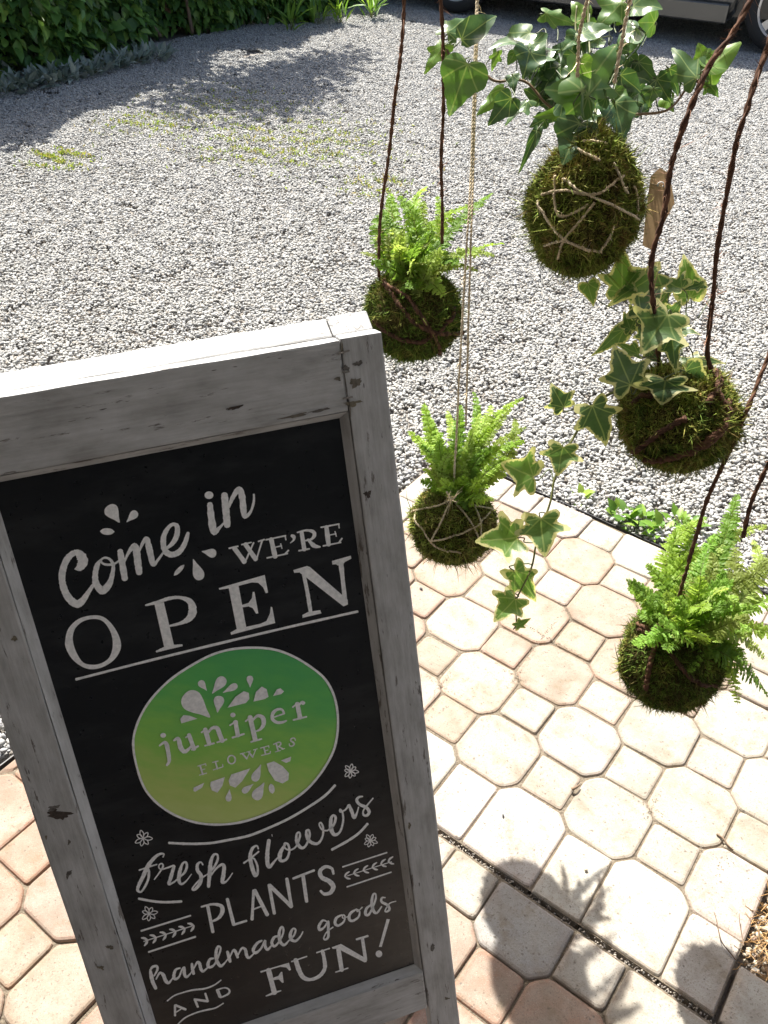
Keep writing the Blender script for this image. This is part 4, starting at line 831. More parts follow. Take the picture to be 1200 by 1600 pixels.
for q in ([(706, 780), (690, 815), (672, 850)], [(706, 780), (742, 790), (770, 798)], [(706, 780), (728, 805), (748, 845)], [(706, 780), (680, 792), (645, 800)], [(650, 800), (675, 850), (720, 862)], [(672, 845), (720, 835), (765, 800)], [(735, 770), (741, 790), (752, 840)]): b2.wrap(q, .0017, 2, .007, JUTE, 14, name='twine_binding')
b2.cord([(706, 786), (710, 740), (718, 580), (728, 400), (737, 250), (745, 0)], .0017, 2, .010, JUTE, 90, name='twine'); b2.cord([(728, 665), (730, 580), (735, 400), (740, 250), (747, 0)], .0016, 2, .010, JUTE, 90, name='twine')
V, F, C_ = rope_mesh(np.array([at(698, 768, 1.28), at(706, 782, 1.275), at(712, 776, 1.28)]), .0016, 2, .007, JUTE, b2.rng, 40, .016); obj('knot', V, F, M['rope'], b2.root, True, {'Col': C_})
fern(b2, None, [(205, 100, .03), (125, 245, .0), (465, 40, .05), (560, 110, .03), (730, 70, .05), (745, 225, .02), (735, 300, -.02), (585, 600, -.06), (190, 320, -.02), (330, 140, .04), (640, 380, -.03), (660, 130, .0), (300, 250, -.02), (240, 180, .05), (400, 110, .0), (500, 150, -.02), (600, 200, -.04), (680, 180, .04), (430, 480, -.07), (350, 350, -.05), (560, 330, -.06), (250, 420, -.04), (640, 470, .0), (520, 560, -.06)], (600, 600), 3.333, .0150, FERN_L, 32, .070)
b5 = Ball('fern moss ball wound with brown rope, cut by the right picture edge above the paving', 1050, 1028, 1.262, 158, 168, 73)
b5.body(10500, MOSS_D); b5.wrap([(1000, 975), (1022, 1000), (1012, 1055), (1010, 1075)], .0035, 2, .018, BROWN, 60); b5.wrap([(1020, 955), (1030, 1000), (1000, 985)], .0032, 2, .018, BROWN, 40); b5.wrap([(1030, 1000), (1080, 1060), (1120, 1070)], .0032, 2, .018, BROWN, 40)
b5.cord([(1056, 955), (1068, 905), (1082, 855), (1108, 775), (1150, 680), (1200, 550)], .0027, 2, .036, BROWN, 500); b5.cord([(1160, 840), (1170, 790), (1200, 724), (1225, 660), (1250, 590)], .0027, 2, .036, BROWN, 500)
fern(b5, None, [(440, 480, -.03), (625, 265, .03), (1010, 50, .06), (820, 205, .05), (1210, 250, .05), (1240, 430, .0), (705, 1165, -.08), (800, 1195, -.07), (1010, 1365, -.04), (1195, 1310, -.02), (640, 620, -.05), (720, 985, -.10), (850, 410, -.03), (930, 520, -.05), (1290, 690, -.03), (1290, 930, -.05), (690, 190, .06), (940, 200, .08), (1100, 330, .06), (1120, 560, -.06), (980, 760, -.10), (1100, 900, -.11), (900, 980, -.11), (1060, 1120, -.09), (830, 780, -.11), (1180, 1080, -.06), (1000, 380, .0), (880, 300, .02), (1150, 760, -.09), (780, 560, -.08)], (900, 760), 4.0, .0205, FERN_M + [(.22, .38, .07)], 34, .10, 0.16)

# --- ivy
def leaf_mesh(name, half, mat_, curl, fold, seed):
    rng = np.random.default_rng(seed); pts = [(x, y) for x, y in half] + [(-x, y) for x, y in half[-2::-1] if x > 0]
    Q = np.array(pts, float); Q = catmull(Q, 3, True); keep_tip = Q; c = np.array([0, 0.30]); n = len(Q); Q = Q + rng.normal(size=Q.shape) * 0.008
    V2 = [c]; E_ = [0]
    for k_, e in ((0.3, .3), (0.58, .58), (0.8, .8), (1.0, 1.0)): V2 += list(c + (Q - c) * k_); E_ += [e] * n
    V2 = np.array(V2); x, y = V2[:, 0], V2[:, 1]
    z = -fold * np.abs(x) ** 1.3 * -1 - curl * (y - 0.1) ** 2 + 0.035 * np.sin(7 * x + 3 * y + seed) + 0.03 * np.cos(9 * y - 4 * x)
    V = np.stack([x, y, z], 1); F = [[0, 1 + i, 1 + (i + 1) % n] for i in range(n)] + [[1 + k_ * n + i, 1 + (k_ + 1) * n + i, 1 + (k_ + 1) * n + (i + 1) % n, 1 + k_ * n + (i + 1) % n] for k_ in range(3) for i in range(n)]
    return make_mesh(name, V, F, mat_, True, {'luv': np.stack([x, y, np.array(E_)], 1)})
H5 = [(0, -.02), (.10, -.13), (.30, -.20), (.36, -.02), (.30, .08), (.34, .16), (.52, .30), (.50, .40), (.30, .42), (.235, .52), (.17, .72), (.07, .93), (0, 1.03)]
H3 = [(0, -.02), (.10, -.11), (.28, -.14), (.42, .0), (.47, .16), (.46, .30), (.36, .42), (.28, .52), (.20, .70), (.08, .92), (0, 1.02)]
HS = [(0, 0), (.14, -.07), (.30, .02), (.36, .22), (.34, .42), (.24, .66), (.10, .9), (0, 1.0)]
IVY = [leaf_mesh('leaf', h, M['ivy'], c_, f_, i) for i, (h, c_, f_) in enumerate(((H3, .25, .10), (H3, -.15, .32), (H5, .18, -.22), (HS, .3, .25), (H3, .50, .05), (HS, -.2, -.2), (H3, .1, .45)))]
VIV = [leaf_mesh('leaf', h, M['vivy'], c_, f_, 20 + i) for i, (h, c_, f_) in enumerate(((H5, .22, .10), (H5, -.12, .30), (H5, .40, -.15), (H3, .2, .22), (H5, .05, .4)))]
def put_leaf(root, meshes, b0, t0, width, normal, col, rng, name='leaf', pick=None):
    ax = t0 - b0; L_ = np.linalg.norm(ax); ax = ax / L_; nrm = unit(normal - ax * np.dot(normal, ax)); xx = np.cross(ax, nrm)
    o = bpy.data.objects.new(name, meshes[pick if pick is not None else rng.integers(0, len(meshes))]); link(o, root)
    p0 = b0 - np.array(root.location); wd = width
    o.matrix_basis = Matrix([[xx[i] * wd, ax[i] * L_, nrm[i] * (L_ + wd) / 2, p0[i]] for i in range(3)] + [[0, 0, 0, 1]]); o.color = (*col, 1); return o
def ivy_leaves(ball, data, off, k, meshes, cols, seed, node=None, dz=0.05, stalk=True, big=1.2, wide=1.15):
    rng = np.random.default_rng(seed)
    for q in data:
        x0, y0, x1, y1, wr = q[:5]; dt = q[5] if len(q) > 5 else rng.uniform(-dz, dz); ci = q[6] if len(q) > 6 else None
        t0 = ball.t + dt; tip_dt = rng.uniform(-.012, .012)
        b0 = at(off[0] + x0 / k, off[1] + y0 / k, t0); t1 = at(off[0] + x1 / k, off[1] + y1 / k, t0 + tip_dt); mid_ = (b0 + t1) / 2; b0 = mid_ + (b0 - mid_) * big; t1 = mid_ + (t1 - mid_) * big; wm = wr / k * t0 / FOC * big * wide
        tocam = unit(CAM - b0); nrm = tocam * 0.9 + UP * rng.uniform(0.0, 0.65) + rng.normal(size=3) * 0.2
        if ci is not None and ci >= 10: ci -= 10; nrm = unit(tocam + np.array(sunv)) + rng.normal(size=3) * .07; ax_ = unit(t1 - b0); t1 = b0 + (t1 - b0) - nrm * np.dot(t1 - b0, nrm) * .9
        put_leaf(ball.root, meshes, b0, t1, wm, nrm, cols[ci if ci is not None else rng.integers(0, len(cols))], rng)
        if stalk:
            tgt = node(x0, y0, b0) if node else ball.c + UP * ball.rz * .85
            if np.linalg.norm(tgt - b0) > .075: tgt = b0 + unit(tgt - b0) * .05
            mid = (b0 + tgt) / 2 + UP * 0.006 + rng.normal(size=3) * .003
            V, F = tube(catmull(np.array([b0, b0 + (b0 - t1) * .18 - UP * .002, mid + (tgt - CAM) * .02 + rng.normal(size=3) * .006, tgt]), 5), .0008, 5); obj('leaf_stalk', V, F, M['stalk'], ball.root, True)
b3 = Ball('tall twine-wrapped moss ball with dark green ivy and brown card tag, top right', 914, 318, 1.03, 178, 220, 83, 0.62)
b3.body(14000, MOSS_G, .0048)
Z3 = lambda x, y: (640 + x / 2.143, y / 2.143)
for q in ([(440, 655), (520, 645), (620, 660), (735, 598)], [(500, 610), (580, 655), (680, 690), (765, 735)], [(430, 672), (470, 745), (540, 805), (640, 838)], [(620, 685), (560, 750), (520, 800), (500, 860)], [(565, 485), (620, 490), (670, 496)], [(548, 512), (590, 535), (640, 555)], [(700, 560), (730, 630), (745, 655)], [(680, 755), (660, 800), (630, 840)], [(455, 820), (520, 800), (600, 835)], [(760, 630), (770, 680), (755, 740)], [(470, 600), (500, 720), (600, 690)]):
    b3.wrap([Z3(*p_) for p_ in q], .0017, 2, .0065, JUTE, 16, 1.03, name='twine_binding')
b3.cord([(902, 120), (905, 60), (911, 30), (918, 0)], .0022, 2, .011, JUTE, 160, name='twine'); b3.cord([(960, 130), (974, 50), (978, 30), (985, 0)], .0022, 2, .011, JUTE, 160, name='twine')
GR = [(.052, .120, .040), (.070, .150, .042), (.105, .215, .05), (.042, .098, .042), (.16, .29, .055), (.085, .165, .065)]
A3 = [(130, 110, 190, 48, 70), (180, 128, 292, 40, 75), (112, 158, 52, 232, 55, .0, 4), (190, 225, 140, 368, 112, -.03, 2), (395, 118, 272, 142, 75, .02, 15), (400, 178, 384, 252, 78, -.02, 3), (352, 175, 330, 218, 34), (292, 180, 275, 236, 28, None, 4), (345, 253, 347, 294, 34, None, 3), (312, 300, 232, 388, 48, .01, 4), (335, 335, 266, 416, 60, -.02, 3), (390, 345, 322, 392, 50, .0, 15),
      (462, 50, 558, 76, 44, .03, 2), (705, 18, 630, 80, 95, .02, 2), (755, 25, 845, 42, 90, .0, 15), (760, 100, 682, 84, 95, .0, 15), (815, 75, 765, 75, 60, .03, 2), (585, 118, 676, 152, 70, .0, 15), (560, 130, 505, 235, 90, .02, 3), (580, 300, 700, 140, 128, -.07, 2), (575, 205, 605, 258, 46, -.09, 4), (590, 320, 462, 296, 125, -.07, 2), (500, 225, 440, 285, 70, .0, 3), (565, 425, 514, 548, 105, -.055, 0), (600, 385, 555, 452, 62, -.05, 13), (690, 350, 730, 442, 98, -.05, 0), (655, 330, 605, 360, 48, -.06, 5),
      (710, 255, 775, 302, 60, -.02, 3), (735, 190, 745, 252, 40), (770, 212, 832, 278, 42, .0, 5), (830, 270, 872, 338, 55, .0, 3), (870, 235, 908, 312, 55, .01, 0), (955, 258, 890, 155, 82, -.01, 5), (985, 195, 968, 148, 42, .0, 4), (1000, 222, 1094, 162, 82, -.01, 4), (1008, 228, 1016, 298, 70, .0, 4), (1000, 278, 1034, 318, 42, .01, 2), (425, 445, 374, 562, 26, -.03, 3), (425, 195, 492, 150, 75, .0, 15), (412, 150, 455, 215, 70, .01, 15), (520, 375, 418, 392, 34, -.02, 4), (640, 240, 600, 190, 60, .03, 1), (690, 305, 728, 345, 50, -.03, 2), (815, 300, 798, 352, 48, -.02, 5),
      (480, 340, 430, 300, 60, .02, 3), (620, 380, 650, 330, 70, -.03, 0), (520, 340, 560, 380, 70, -.04, 3), (660, 260, 720, 230, 60, .0, 3), (540, 260, 500, 300, 60, .02, 3), (740, 330, 780, 350, 50, .0, 0), (470, 290, 400, 250, 60, .03, 5), (770, 380, 740, 330, 60, .02, 3), (580, 60, 545, 5, 50, .04, 4), (860, 330, 880, 370, 40, .02, 4), (600, 100, 560, 60, 50, .05, 1), (720, 150, 790, 120, 70, .04, 5), (430, 330, 395, 300, 50, .02, 5), (450, 400, 410, 420, 40, .0, 0), (640, 420, 600, 460, 70, .01, 3), (680, 60, 720, -10, 60, .04, 4), (560, 340, 540, 300, 50, -.06, 1)]
_r = random.Random(3)
for _ in range(46):
    a_, d_ = _r.uniform(0, 6.28), 1 * math.sqrt(_r.random()); x_, y_ = 600 + 185 * d_ * math.cos(a_), 270 + 155 * d_ * math.sin(a_); l_ = _r.uniform(45, 85); g_ = _r.uniform(.2, 2.9); A3.append((x_, y_, x_ + l_ * math.cos(g_), y_ + l_ * math.sin(g_) * .8, l_ * .8, _r.uniform(-.01, .06), _r.choice((0, 1, 3, 3, 5))))
A3 = [(*q[:5], q[5] if len(q) > 5 and q[5] is not None else random.uniform(-.03, .04), *(q[6:] if len(q) > 6 else ())) for q in A3]
sprigL = [(540, 400), (460, 350), (385, 272), (290, 272), (240, 240), (150, 205), (118, 150)]; sprigR = [(640, 400), (720, 385), (860, 370), (930, 295), (985, 255)]
def node3(x, y, b0):
    best = None
    for sp_ in (sprigL, sprigR):
        for p_ in catmull(np.array(sp_, float), 5):
            d = math.hypot(p_[0] - x, p_[1] - y)
            if best is None or d < best[0]: best = (d, p_)
    u, v = Z3(*best[1])
    if best[0] < 110: return at(u, v, b3.t)
    return b3.c + UP * b3.rz * .9
ivy_leaves(b3, A3, (640, 0), 2.143, IVY, GR, 5, node3, big=1.12, wide=1.4)
for sp_ in (sprigL, sprigR):
    V, F = tube(catmull(np.array([at(*Z3(*p_), b3.t) for p_ in sp_]), 6), .0016, 6); obj('stem', V, F, M['stemb'], b3.root, True)
for e in ((560, 20), (600, 5), (520, 140)):
    V, F = tube(catmull(np.array([b3.c + UP * b3.rz * .9, at(*Z3(e[0], e[1] + 120), b3.t + .02), at(*Z3(*e), b3.t + .03)]), 6), .0013, 6); obj('stem', V, F, M['stem'], b3.root, True)
# card tag, hung behind the ball's right side
tg = [(805, 590), (836, 562), (868, 582), (885, 680), (848, 752), (812, 838), (778, 822), (790, 700)]
tt_ = b3.t + .035; Vf = np.array([at(*Z3(p_[0] + 2, p_[1]), tt_) for p_ in tg]); nrm = unit(np.cross(Vf[1] - Vf[0], Vf[4] - Vf[0])); n = len(tg); Vb = Vf - nrm * .0006
tag_o = obj('card_tag', np.vstack([Vf, Vb]), [list(range(n)), list(range(n, 2 * n))[::-1]] + [[i, n + i, n + (i + 1) % n, (i + 1) % n] for i in range(n)], M['card'], b3.root); tag_o['label'] = 'brown card tag with a punched hole'
hc = at(*Z3(840, 620), tt_ - .0012); V, F = tube(np.array([hc + .0038 * (unit(np.cross(nrm, UP)) * math.cos(a) + UP * math.sin(a)) for a in np.linspace(0, 6.283, 14)]), .0010, 5); obj('eyelet', V, F, plain('eyelet_white', (.7, .7, .68), .5), tag_o, True)
V, F, C_ = rope_mesh(catmull(np.array([hc, at(*Z3(800, 610), tt_ - .006), at(*Z3(760, 560), b3.t - .01)]), 6), .0006, 2, .006, JUTE, b3.rng, 6); obj('tag_string', V, F, M['rope'], b3.root, True, {'Col': C_})

b4 = Ball('rope-bound moss ball with cream-edged ivy and a long trailing vine, at right', 1060, 652, 1.035, 182, 158, 97)
b4.body(11500, MOSS_D[1:] + MOSS_G[3:]); Z6 = lambda x, y: (840 + x / 3.333, 360 + y / 3.333)
for q in ([(520, 1150), (640, 1060), (780, 980)], [(560, 1190), (700, 1190), (880, 1110), (990, 960)], [(640, 1200), (840, 1130), (960, 1010), (1010, 890)], [(930, 740), (940, 850), (1000, 960)], [(880, 900), (930, 800), (920, 720)], [(500, 900), (560, 860), (640, 880)]): b4.wrap([Z6(*p_) for p_ in q], .0036, 2, .02, BROWN, 70, 1.02)
b4.cord([(1018, 425), (1038, 330), (1048, 260), (1075, 180), (1110, 100), (1140, 55), (1170, 0)], .0030, 2, .037, BROWN, 900, start=(-.25, .55, .7)); b4.cord([(1112, 575), (1106, 545), (1113, 470), (1128, 350), (1145, 240), (1165, 170), (1200, 65), (1225, -10)], .0027, 2, .037, BROWN, 900)
VG = [(.075, .14, .055), (.060, .115, .050), (.10, .18, .06), (.13, .24, .05)]
A4 = [(440, 310, 440, 105, 175, .03, 3), (610, 240, 385, 360, 170, .02, 2), (545, 430, 655, 250, 150, -.01, 1), (665, 455, 542, 635, 250, -.06, 2), (700, 555, 716, 718, 115, -.055, 1), (745, 295, 625, 160, 130, .01, 12), (795, 340, 765, 135, 140, .03, 3), (855, 285, 755, 312, 55, .01, 1), (482, 512, 452, 425, 80, .0, 2), (445, 520, 305, 642, 90, .01, 2), (480, 795, 398, 590, 205, -.05, 1), (665, 785, 648, 900, 235, -.07, 1), (775, 735, 895, 802, 145, -.05, 1), (765, 690, 972, 712, 95, -.03, 10), (262, 280, 292, 380, 100, .0, 3), (690, 440, 752, 365, 90, -.02, 2), (525, 480, 480, 390, 80, .02, 1), (745, 520, 842, 535, 75, -.02, 10), (590, 640, 640, 690, 90, .0, 1), (520, 640, 410, 590, 80, .0, 2), (560, 560, 520, 480, 90, .03, 1), (620, 380, 700, 300, 90, .03, 2), (470, 340, 520, 230, 90, .04, 3)]
ivy_leaves(b4, A4, (840, 360), 3.333, VIV, VG, 15, big=1.1)
A4b = [(935, 118, 875, 15, 150, -.02, 1), (1082, 118, 1172, 305, 235, -.03, 1), (930, 330, 903, 475, 195, -.02, 2), (772, 482, 612, 412, 235, -.02, 3), (815, 702, 836, 895, 245, -.02, 2), (692, 800, 482, 820, 235, -.025, 3), (682, 975, 815, 1142, 165, -.02, 3), (682, 1118, 576, 1235, 185, -.02, 3), (690, 1262, 762, 1222, 55, -.02, 3)]
Z5 = lambda x, y: (600 + x / 3.333, 600 + y / 3.333)
vine = [(1260, 20), (1160, 60), (1075, 125), (1015, 230), (960, 330), (890, 490), (865, 620), (800, 800), (770, 950), (720, 1060), (690, 1130), (690, 1262)]
Vn = catmull(np.array(vine, float), 6)
def node5(x, y, b0):
    d = np.hypot(Vn[:, 0] - x, Vn[:, 1] - y); p_ = Vn[d.argmin()]; return at(*Z5(*p_), b4.t - .015)
ivy_leaves(b4, A4b, (600, 600), 3.333, VIV, VG, 25, node5, big=1.02, wide=1.1)
V, F = tube(np.array([at(*Z5(*p_), b4.t - .015) for p_ in Vn]), np.linspace(.0019, .0009, len(Vn)), 6); o = obj('vine', V, F, M['stem'], b4.root, True); o['label'] = 'trailing vine hanging over the paving'
# the pole the cords hang from, above the picture
tops = np.array([p_ for b_ in (b1, b2, b3, b4, b5) for p_ in b_.tops]); 
c0 = tops.mean(0); u_, s_, vt = np.linalg.svd((tops - c0)[:, :2]); dirp = np.array([*vt[0], 0]); 
V, F = tube(catmull(np.array([c0 - dirp * .95 + UP * .012, c0 + UP * .022, c0 + dirp * .95 + UP * .012]), 8), .02, 12)
pole = obj('hanging_pole', V, F, M['beam'], None, True, origin=c0); tag(pole, 'round timber pole overhead from which the cords hang, above the picture', 'pole')
# ------------------------------------------------------------------ hedge, plants on the ground
def leaf_cloud(C_, ax, nr, L_, W_, col, fold=0.18):
    """simple pointed leaves (6 triangles each) as arrays"""
    n = len(C_); sx = np.cross(ax, nr); L1, W1 = L_[:, None], W_[:, None]
    pts = [C_, C_ + ax * L1 * .3 + sx * W1 * .46 + nr * W1 * fold, C_ + ax * L1 * .62 + sx * W1 * .38 + nr * W1 * fold * .8, C_ + ax * L1 - nr * L1 * .12, C_ + ax * L1 * .62 - sx * W1 * .38 + nr * W1 * fold * .8, C_ + ax * L1 * .3 - sx * W1 * .46 + nr * W1 * fold, C_ + ax * L1 * .45]
    V = np.stack(pts, 1).reshape(-1, 3); b_ = np.arange(n)[:, None] * 7
    F = np.concatenate([b_ + f for f in ([0, 1, 6], [1, 2, 6], [2, 3, 6], [3, 4, 6], [4, 5, 6], [5, 0, 6])])
    return V, F, np.concatenate([np.repeat(col, 7, 0), np.ones((n * 7, 1))], 1)
def rnd_unit(n, rng): v = rng.normal(size=(n, 3)); return v / np.linalg.norm(v, axis=1)[:, None]
rng = np.random.default_rng(77)
e1 = np.array([1, 1, 0]) / math.sqrt(2); e2 = np.array([-1, 1, 0]) / math.sqrt(2)     # along the hedge, into the hedge
H0 = np.array([-0.8, 5.62, 0.0]) + e2 * .30                                                        # foot of the hedge face
hedge = empty('hedge', H0 + e2 * .5, 'dense dark green leafy hedge along the far left edge of the gravel', 'hedge')
def top_h(s_): return 0.62 + 0.78 / (1 + np.exp((s_ - 0.25) / 0.12)) + 0.10 * np.sin(2.1 * s_) + 0.07 * np.sin(5.3 * s_ + 1)
def face_off(s_, z): return 0.10 * np.sin(3.1 * s_ + 2 * z) + 0.07 * np.sin(7.7 * s_ - 3 * z) - 0.10 * np.clip(z, 0, 1) + 0.14 * np.exp(-((s_ - 0.2) / .5) ** 2)
n = 42000; s_ = rng.uniform(-5.2, 4.2, n); hgt = top_h(s_); z = rng.uniform(0.02, 1, n) ** 0.85 * hgt; dp = np.abs(rng.normal(size=n)) * 0.16 + face_off(s_, z)
topm = rng.uniform(size=n) < 0.2; dp = np.where(topm, rng.uniform(0, 0.9, n), dp); z = np.where(topm, hgt - np.abs(rng.normal(size=n)) * .08, z)
C_ = H0 + s_[:, None] * e1 + dp[:, None] * e2; C_[:, 2] = z
ax = rnd_unit(n, rng) * .6 - e2 * .6 + np.array([0, 0, -.45]); ax /= np.linalg.norm(ax, axis=1)[:, None]; nr = rnd_unit(n, rng) * .6 + np.array([0, 0, .8]) - e2 * .4; nr -= ax * (nr * ax).sum(1)[:, None]; nr /= np.linalg.norm(nr, axis=1)[:, None]
L_ = rng.uniform(.06, .125, n); gcol = 1.9 * np.array([(.040, .090, .022), (.055, .115, .028), (.075, .15, .035), (.034, .075, .025), (.12, .20, .045)])[rng.integers(0, 5, n)] * rng.uniform(.7, 1.3, (n, 1))
V, F, col = leaf_cloud(C_, ax, nr, L_, L_ * rng.uniform(.45, .7, n), gcol); o = obj('foliage', V, F, M['hedge'], hedge, False, {'Col': col}); o['kind'] = 'stuff'
mb = MB()
for q in np.linspace(-5.1, 4.1, 70):
    h = float(top_h(q)) * .92; p0 = H0 + e1 * (q + rng.uniform(-.05, .05)) + e2 * rng.uniform(.12, .6); pts = [p0 + UP * 0]
    for k in range(1, 5): pts.append(p0 + UP * h * k / 4 + rng.normal(size=3) * [.06, .06, 0])
    V, F = tube(catmull(np.array(pts), 3), np.linspace(.016, .004, 13), 5); mb.add(V, F)
mb.build('branches', M['bark'], hedge, True)
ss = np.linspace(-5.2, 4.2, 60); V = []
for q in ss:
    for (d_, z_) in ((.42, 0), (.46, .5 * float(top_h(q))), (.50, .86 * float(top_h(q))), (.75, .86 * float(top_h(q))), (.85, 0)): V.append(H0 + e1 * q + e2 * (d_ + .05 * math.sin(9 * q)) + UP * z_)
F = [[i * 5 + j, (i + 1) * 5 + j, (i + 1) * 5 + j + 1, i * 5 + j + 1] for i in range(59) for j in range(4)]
obj('dark_core', V, F, plain('core_shade', (.012, .016, .006), .95, spec=.05, var=.6, vs=30), hedge, True)  # added dark core that blocks light; the hedge's inner shade is its colour
# overhanging spray of branches that throws the dappled shade on the gravel
sprs = [(H0 + e1 * .30 + UP * 1.75, (.30, .14, .22), 1500), (H0 + e1 * .62 + UP * 2.25, (.22, .14, .22), 1000), (H0 + e1 * .95 + UP * 1.85, (.22, .16, .16), 900), (H0 + e1 * 1.32 + UP * 1.72, (.20, .10, .10), 420)]; C_ = []
for c_, sg_, k in sprs: q = np.clip(rng.normal(size=(k, 3)), -1.9, 1.9); C_.append(c_ + q[:, :1] * e1 * sg_[0] + q[:, 1:2] * e2 * sg_[1] + q[:, 2:] * UP * sg_[2])
C_ = np.concatenate(C_); keep = nz(C_, 8, 4) > -0.30; C_ = C_[keep]; n = len(C_); ax = rnd_unit(n, rng); nr = rnd_unit(n, rng) + UP; nr -= ax * (nr * ax).sum(1)[:, None]; nr /= np.linalg.norm(nr, axis=1)[:, None]; L_ = rng.uniform(.05, .10, n)
mb = MB()
for c_, sg_, k in sprs: V, F = tube(catmull(np.array([H0 + e1 * .4 + e2 * .3, H0 + e1 * .4 + e2 * .2 + UP * .9, c_ - UP * .3, c_ + UP * .2]), 5), np.linspace(.018, .004, 16), 6); mb.add(V, F)
mb.build('tall_shoots', M['bark'], hedge, True)
V, F, col = leaf_cloud(C_, ax, nr, L_, L_ * .55, np.tile([.04, .09, .022], (n, 1)) * rng.uniform(.7, 1.3, (n, 1))); o = obj('overhanging_spray', V, F, M['hedge'], hedge, False, {'Col': col}); o['kind'] = 'stuff'

def rosette(name, loc, nl, lmin, lmax, wr, spread, cols, m_, rng, label, cat, group=None, upright=0.5, z0=-.02):
    root = empty(name, (loc[0], loc[1], z0), label, cat, group); a = rng.uniform(0, 2 * np.pi, nl); d = spread * np.sqrt(rng.uniform(0, 1, nl))
    C_ = np.stack([loc[0] + d * np.cos(a), loc[1] + d * np.sin(a), z0 + rng.uniform(0.0, .35, nl) * lmax * (1.6 if upright > .4 else .6)], -1); ang = a + rng.normal(size=nl) * .7; el = np.clip(rng.normal(upright, .35, nl), -.2, 1.4)
    ax = np.stack([np.cos(ang) * np.cos(el), np.sin(ang) * np.cos(el), np.sin(el)], -1); nr = rnd_unit(nl, rng) * .4 + UP - np.stack([np.cos(ang), np.sin(ang), 0 * ang], -1) * .3; nr -= ax * (nr * ax).sum(1)[:, None]; nr /= np.linalg.norm(nr, axis=1)[:, None]
    L_ = rng.uniform(lmin, lmax, nl); col = np.array(cols)[rng.integers(0, len(cols), nl)] * rng.uniform(.8, 1.2, (nl, 1)); V, F, c4 = leaf_cloud(C_, ax, nr, L_, L_ * wr, col, .1)
    obj('leaves', V, F, m_, root, False, {'Col': c4}); mb = MB()
    for i in range(min(nl, 14)):
        V, F = tube(catmull(np.array([[loc[0], loc[1], z0], [(loc[0] + C_[i][0]) / 2, (loc[1] + C_[i][1]) / 2, z0 + (C_[i][2] - z0) * .7], C_[i]]), 3), .0014, 4); mb.add(V, F)
    mb.build('stems', M['stem'], root, True); return root
SIL = [(.30, .36, .31), (.38, .43, .38), (.24, .30, .24)]
spots = [((8, 142), 'leftmost'), ((42, 134), ''), ((74, 128), ''), ((108, 122), ''), ((140, 114), ''), ((172, 105), ''), ((206, 98), ''), ((240, 90), ''), ((22, 112), ''), ((60, 104), ''), ((100, 96), ''), ((150, 90), ''), ((195, 80), '')]
names = ['silver woolly-leaved plant at the hedge foot, leftmost of the front row'] + ['silver woolly-leaved plant at the hedge foot, %s from the left in the front row' % w_ for w_ in ('second', 'third', 'fourth', 'fifth', 'sixth', 'seventh', 'eighth')] + ['silver woolly-leaved plant tucked under the hedge, %s in the back row' % w_ for w_ in ('leftmost', 'second from the left', 'third from the left', 'fourth from the left', 'rightmost')]
for (q, _), nm in zip(spots, names): g_ = gnd(*q); rosette('silver_plant', g_, 64, .05, .105, .38, .11, SIL, M['silver'], rng, nm, 'plant', 'silver plants along the hedge foot', .75, -.02)
GRN = [(.16, .30, .04), (.24, .38, .06), (.12, .24, .04)]
rosette('weed', gnd(905, 780, -.015), 9, .032, .052, .62, .014, [(.30, .42, .08), (.22, .36, .06)], M['weed'], rng, 'small broad-leaved weed beside the paver border, left of the other border weeds', 'weed', 'weeds along the border', .35)
for (u, v), nm in zip(((970, 812), (1005, 822), (1040, 836), (1066, 826)), ('leftmost of the weed row', 'second of the weed row', 'third of the weed row', 'last of the row, behind the fern')): rosette('weed', gnd(u, v, -.015), 20, .026, .046, .58, .035, GRN, M['weed'], rng, 'bright leafy weed along the paver border, ' + nm, 'weed', 'weeds along the border', .45)
for (u, v), nm in zip(((455, 50), (497, 40), (533, 38), (580, 30)), ('leftmost', 'second from the left', 'third from the left', 'rightmost')): rosette('grass_tuft', gnd(u, v, -.02), 22, .09, .20, .16, .05, GRN, M['weed'], rng, 'grassy green tuft at the top edge beside the hedge, %s of four' % nm, 'grass tuft', 'tufts at the far gravel edge', 1.0)
# low moss and grass growing through the gravel
n = 9000; cu = rng.choice(12, n); cen = np.array([gnd(*q) for q in ((345, 155), (420, 190), (370, 210), (470, 225), (500, 240), (390, 240), (300, 195), (100, 250), (85, 243), (530, 215), (590, 290), (215, 190))]); sg = np.array([.22, .28, .2, .22, .2, .16, .2, .08, .06, .2, .10, .12])[cu]
C_ = cen[cu] + rng.normal(size=(n, 3)) * np.stack([sg, sg, 0 * sg], -1); C_[:, 2] = -.012 + rng.uniform(0, .012, n); kp = nz(C_, 16, 6) > .12; C_ = C_[kp]; n = len(C_)
ax = rnd_unit(n, rng) + UP * .9; ax /= np.linalg.norm(ax, axis=1)[:, None]; nr = rnd_unit(n, rng); nr -= ax * (nr * ax).sum(1)[:, None]; nr /= np.linalg.norm(nr, axis=1)[:, None]; L_ = rng.uniform(.010, .026, n)
V, F, col = leaf_cloud(C_, ax, nr, L_, L_ * .3, np.array([(.30, .33, .08), (.20, .30, .05), (.36, .30, .13), (.28, .36, .07)])[rng.integers(0, 4, n)]); tag(obj('gravel_weeds', V, F, M['weed'], None, False, {'Col': col}), kind='stuff')

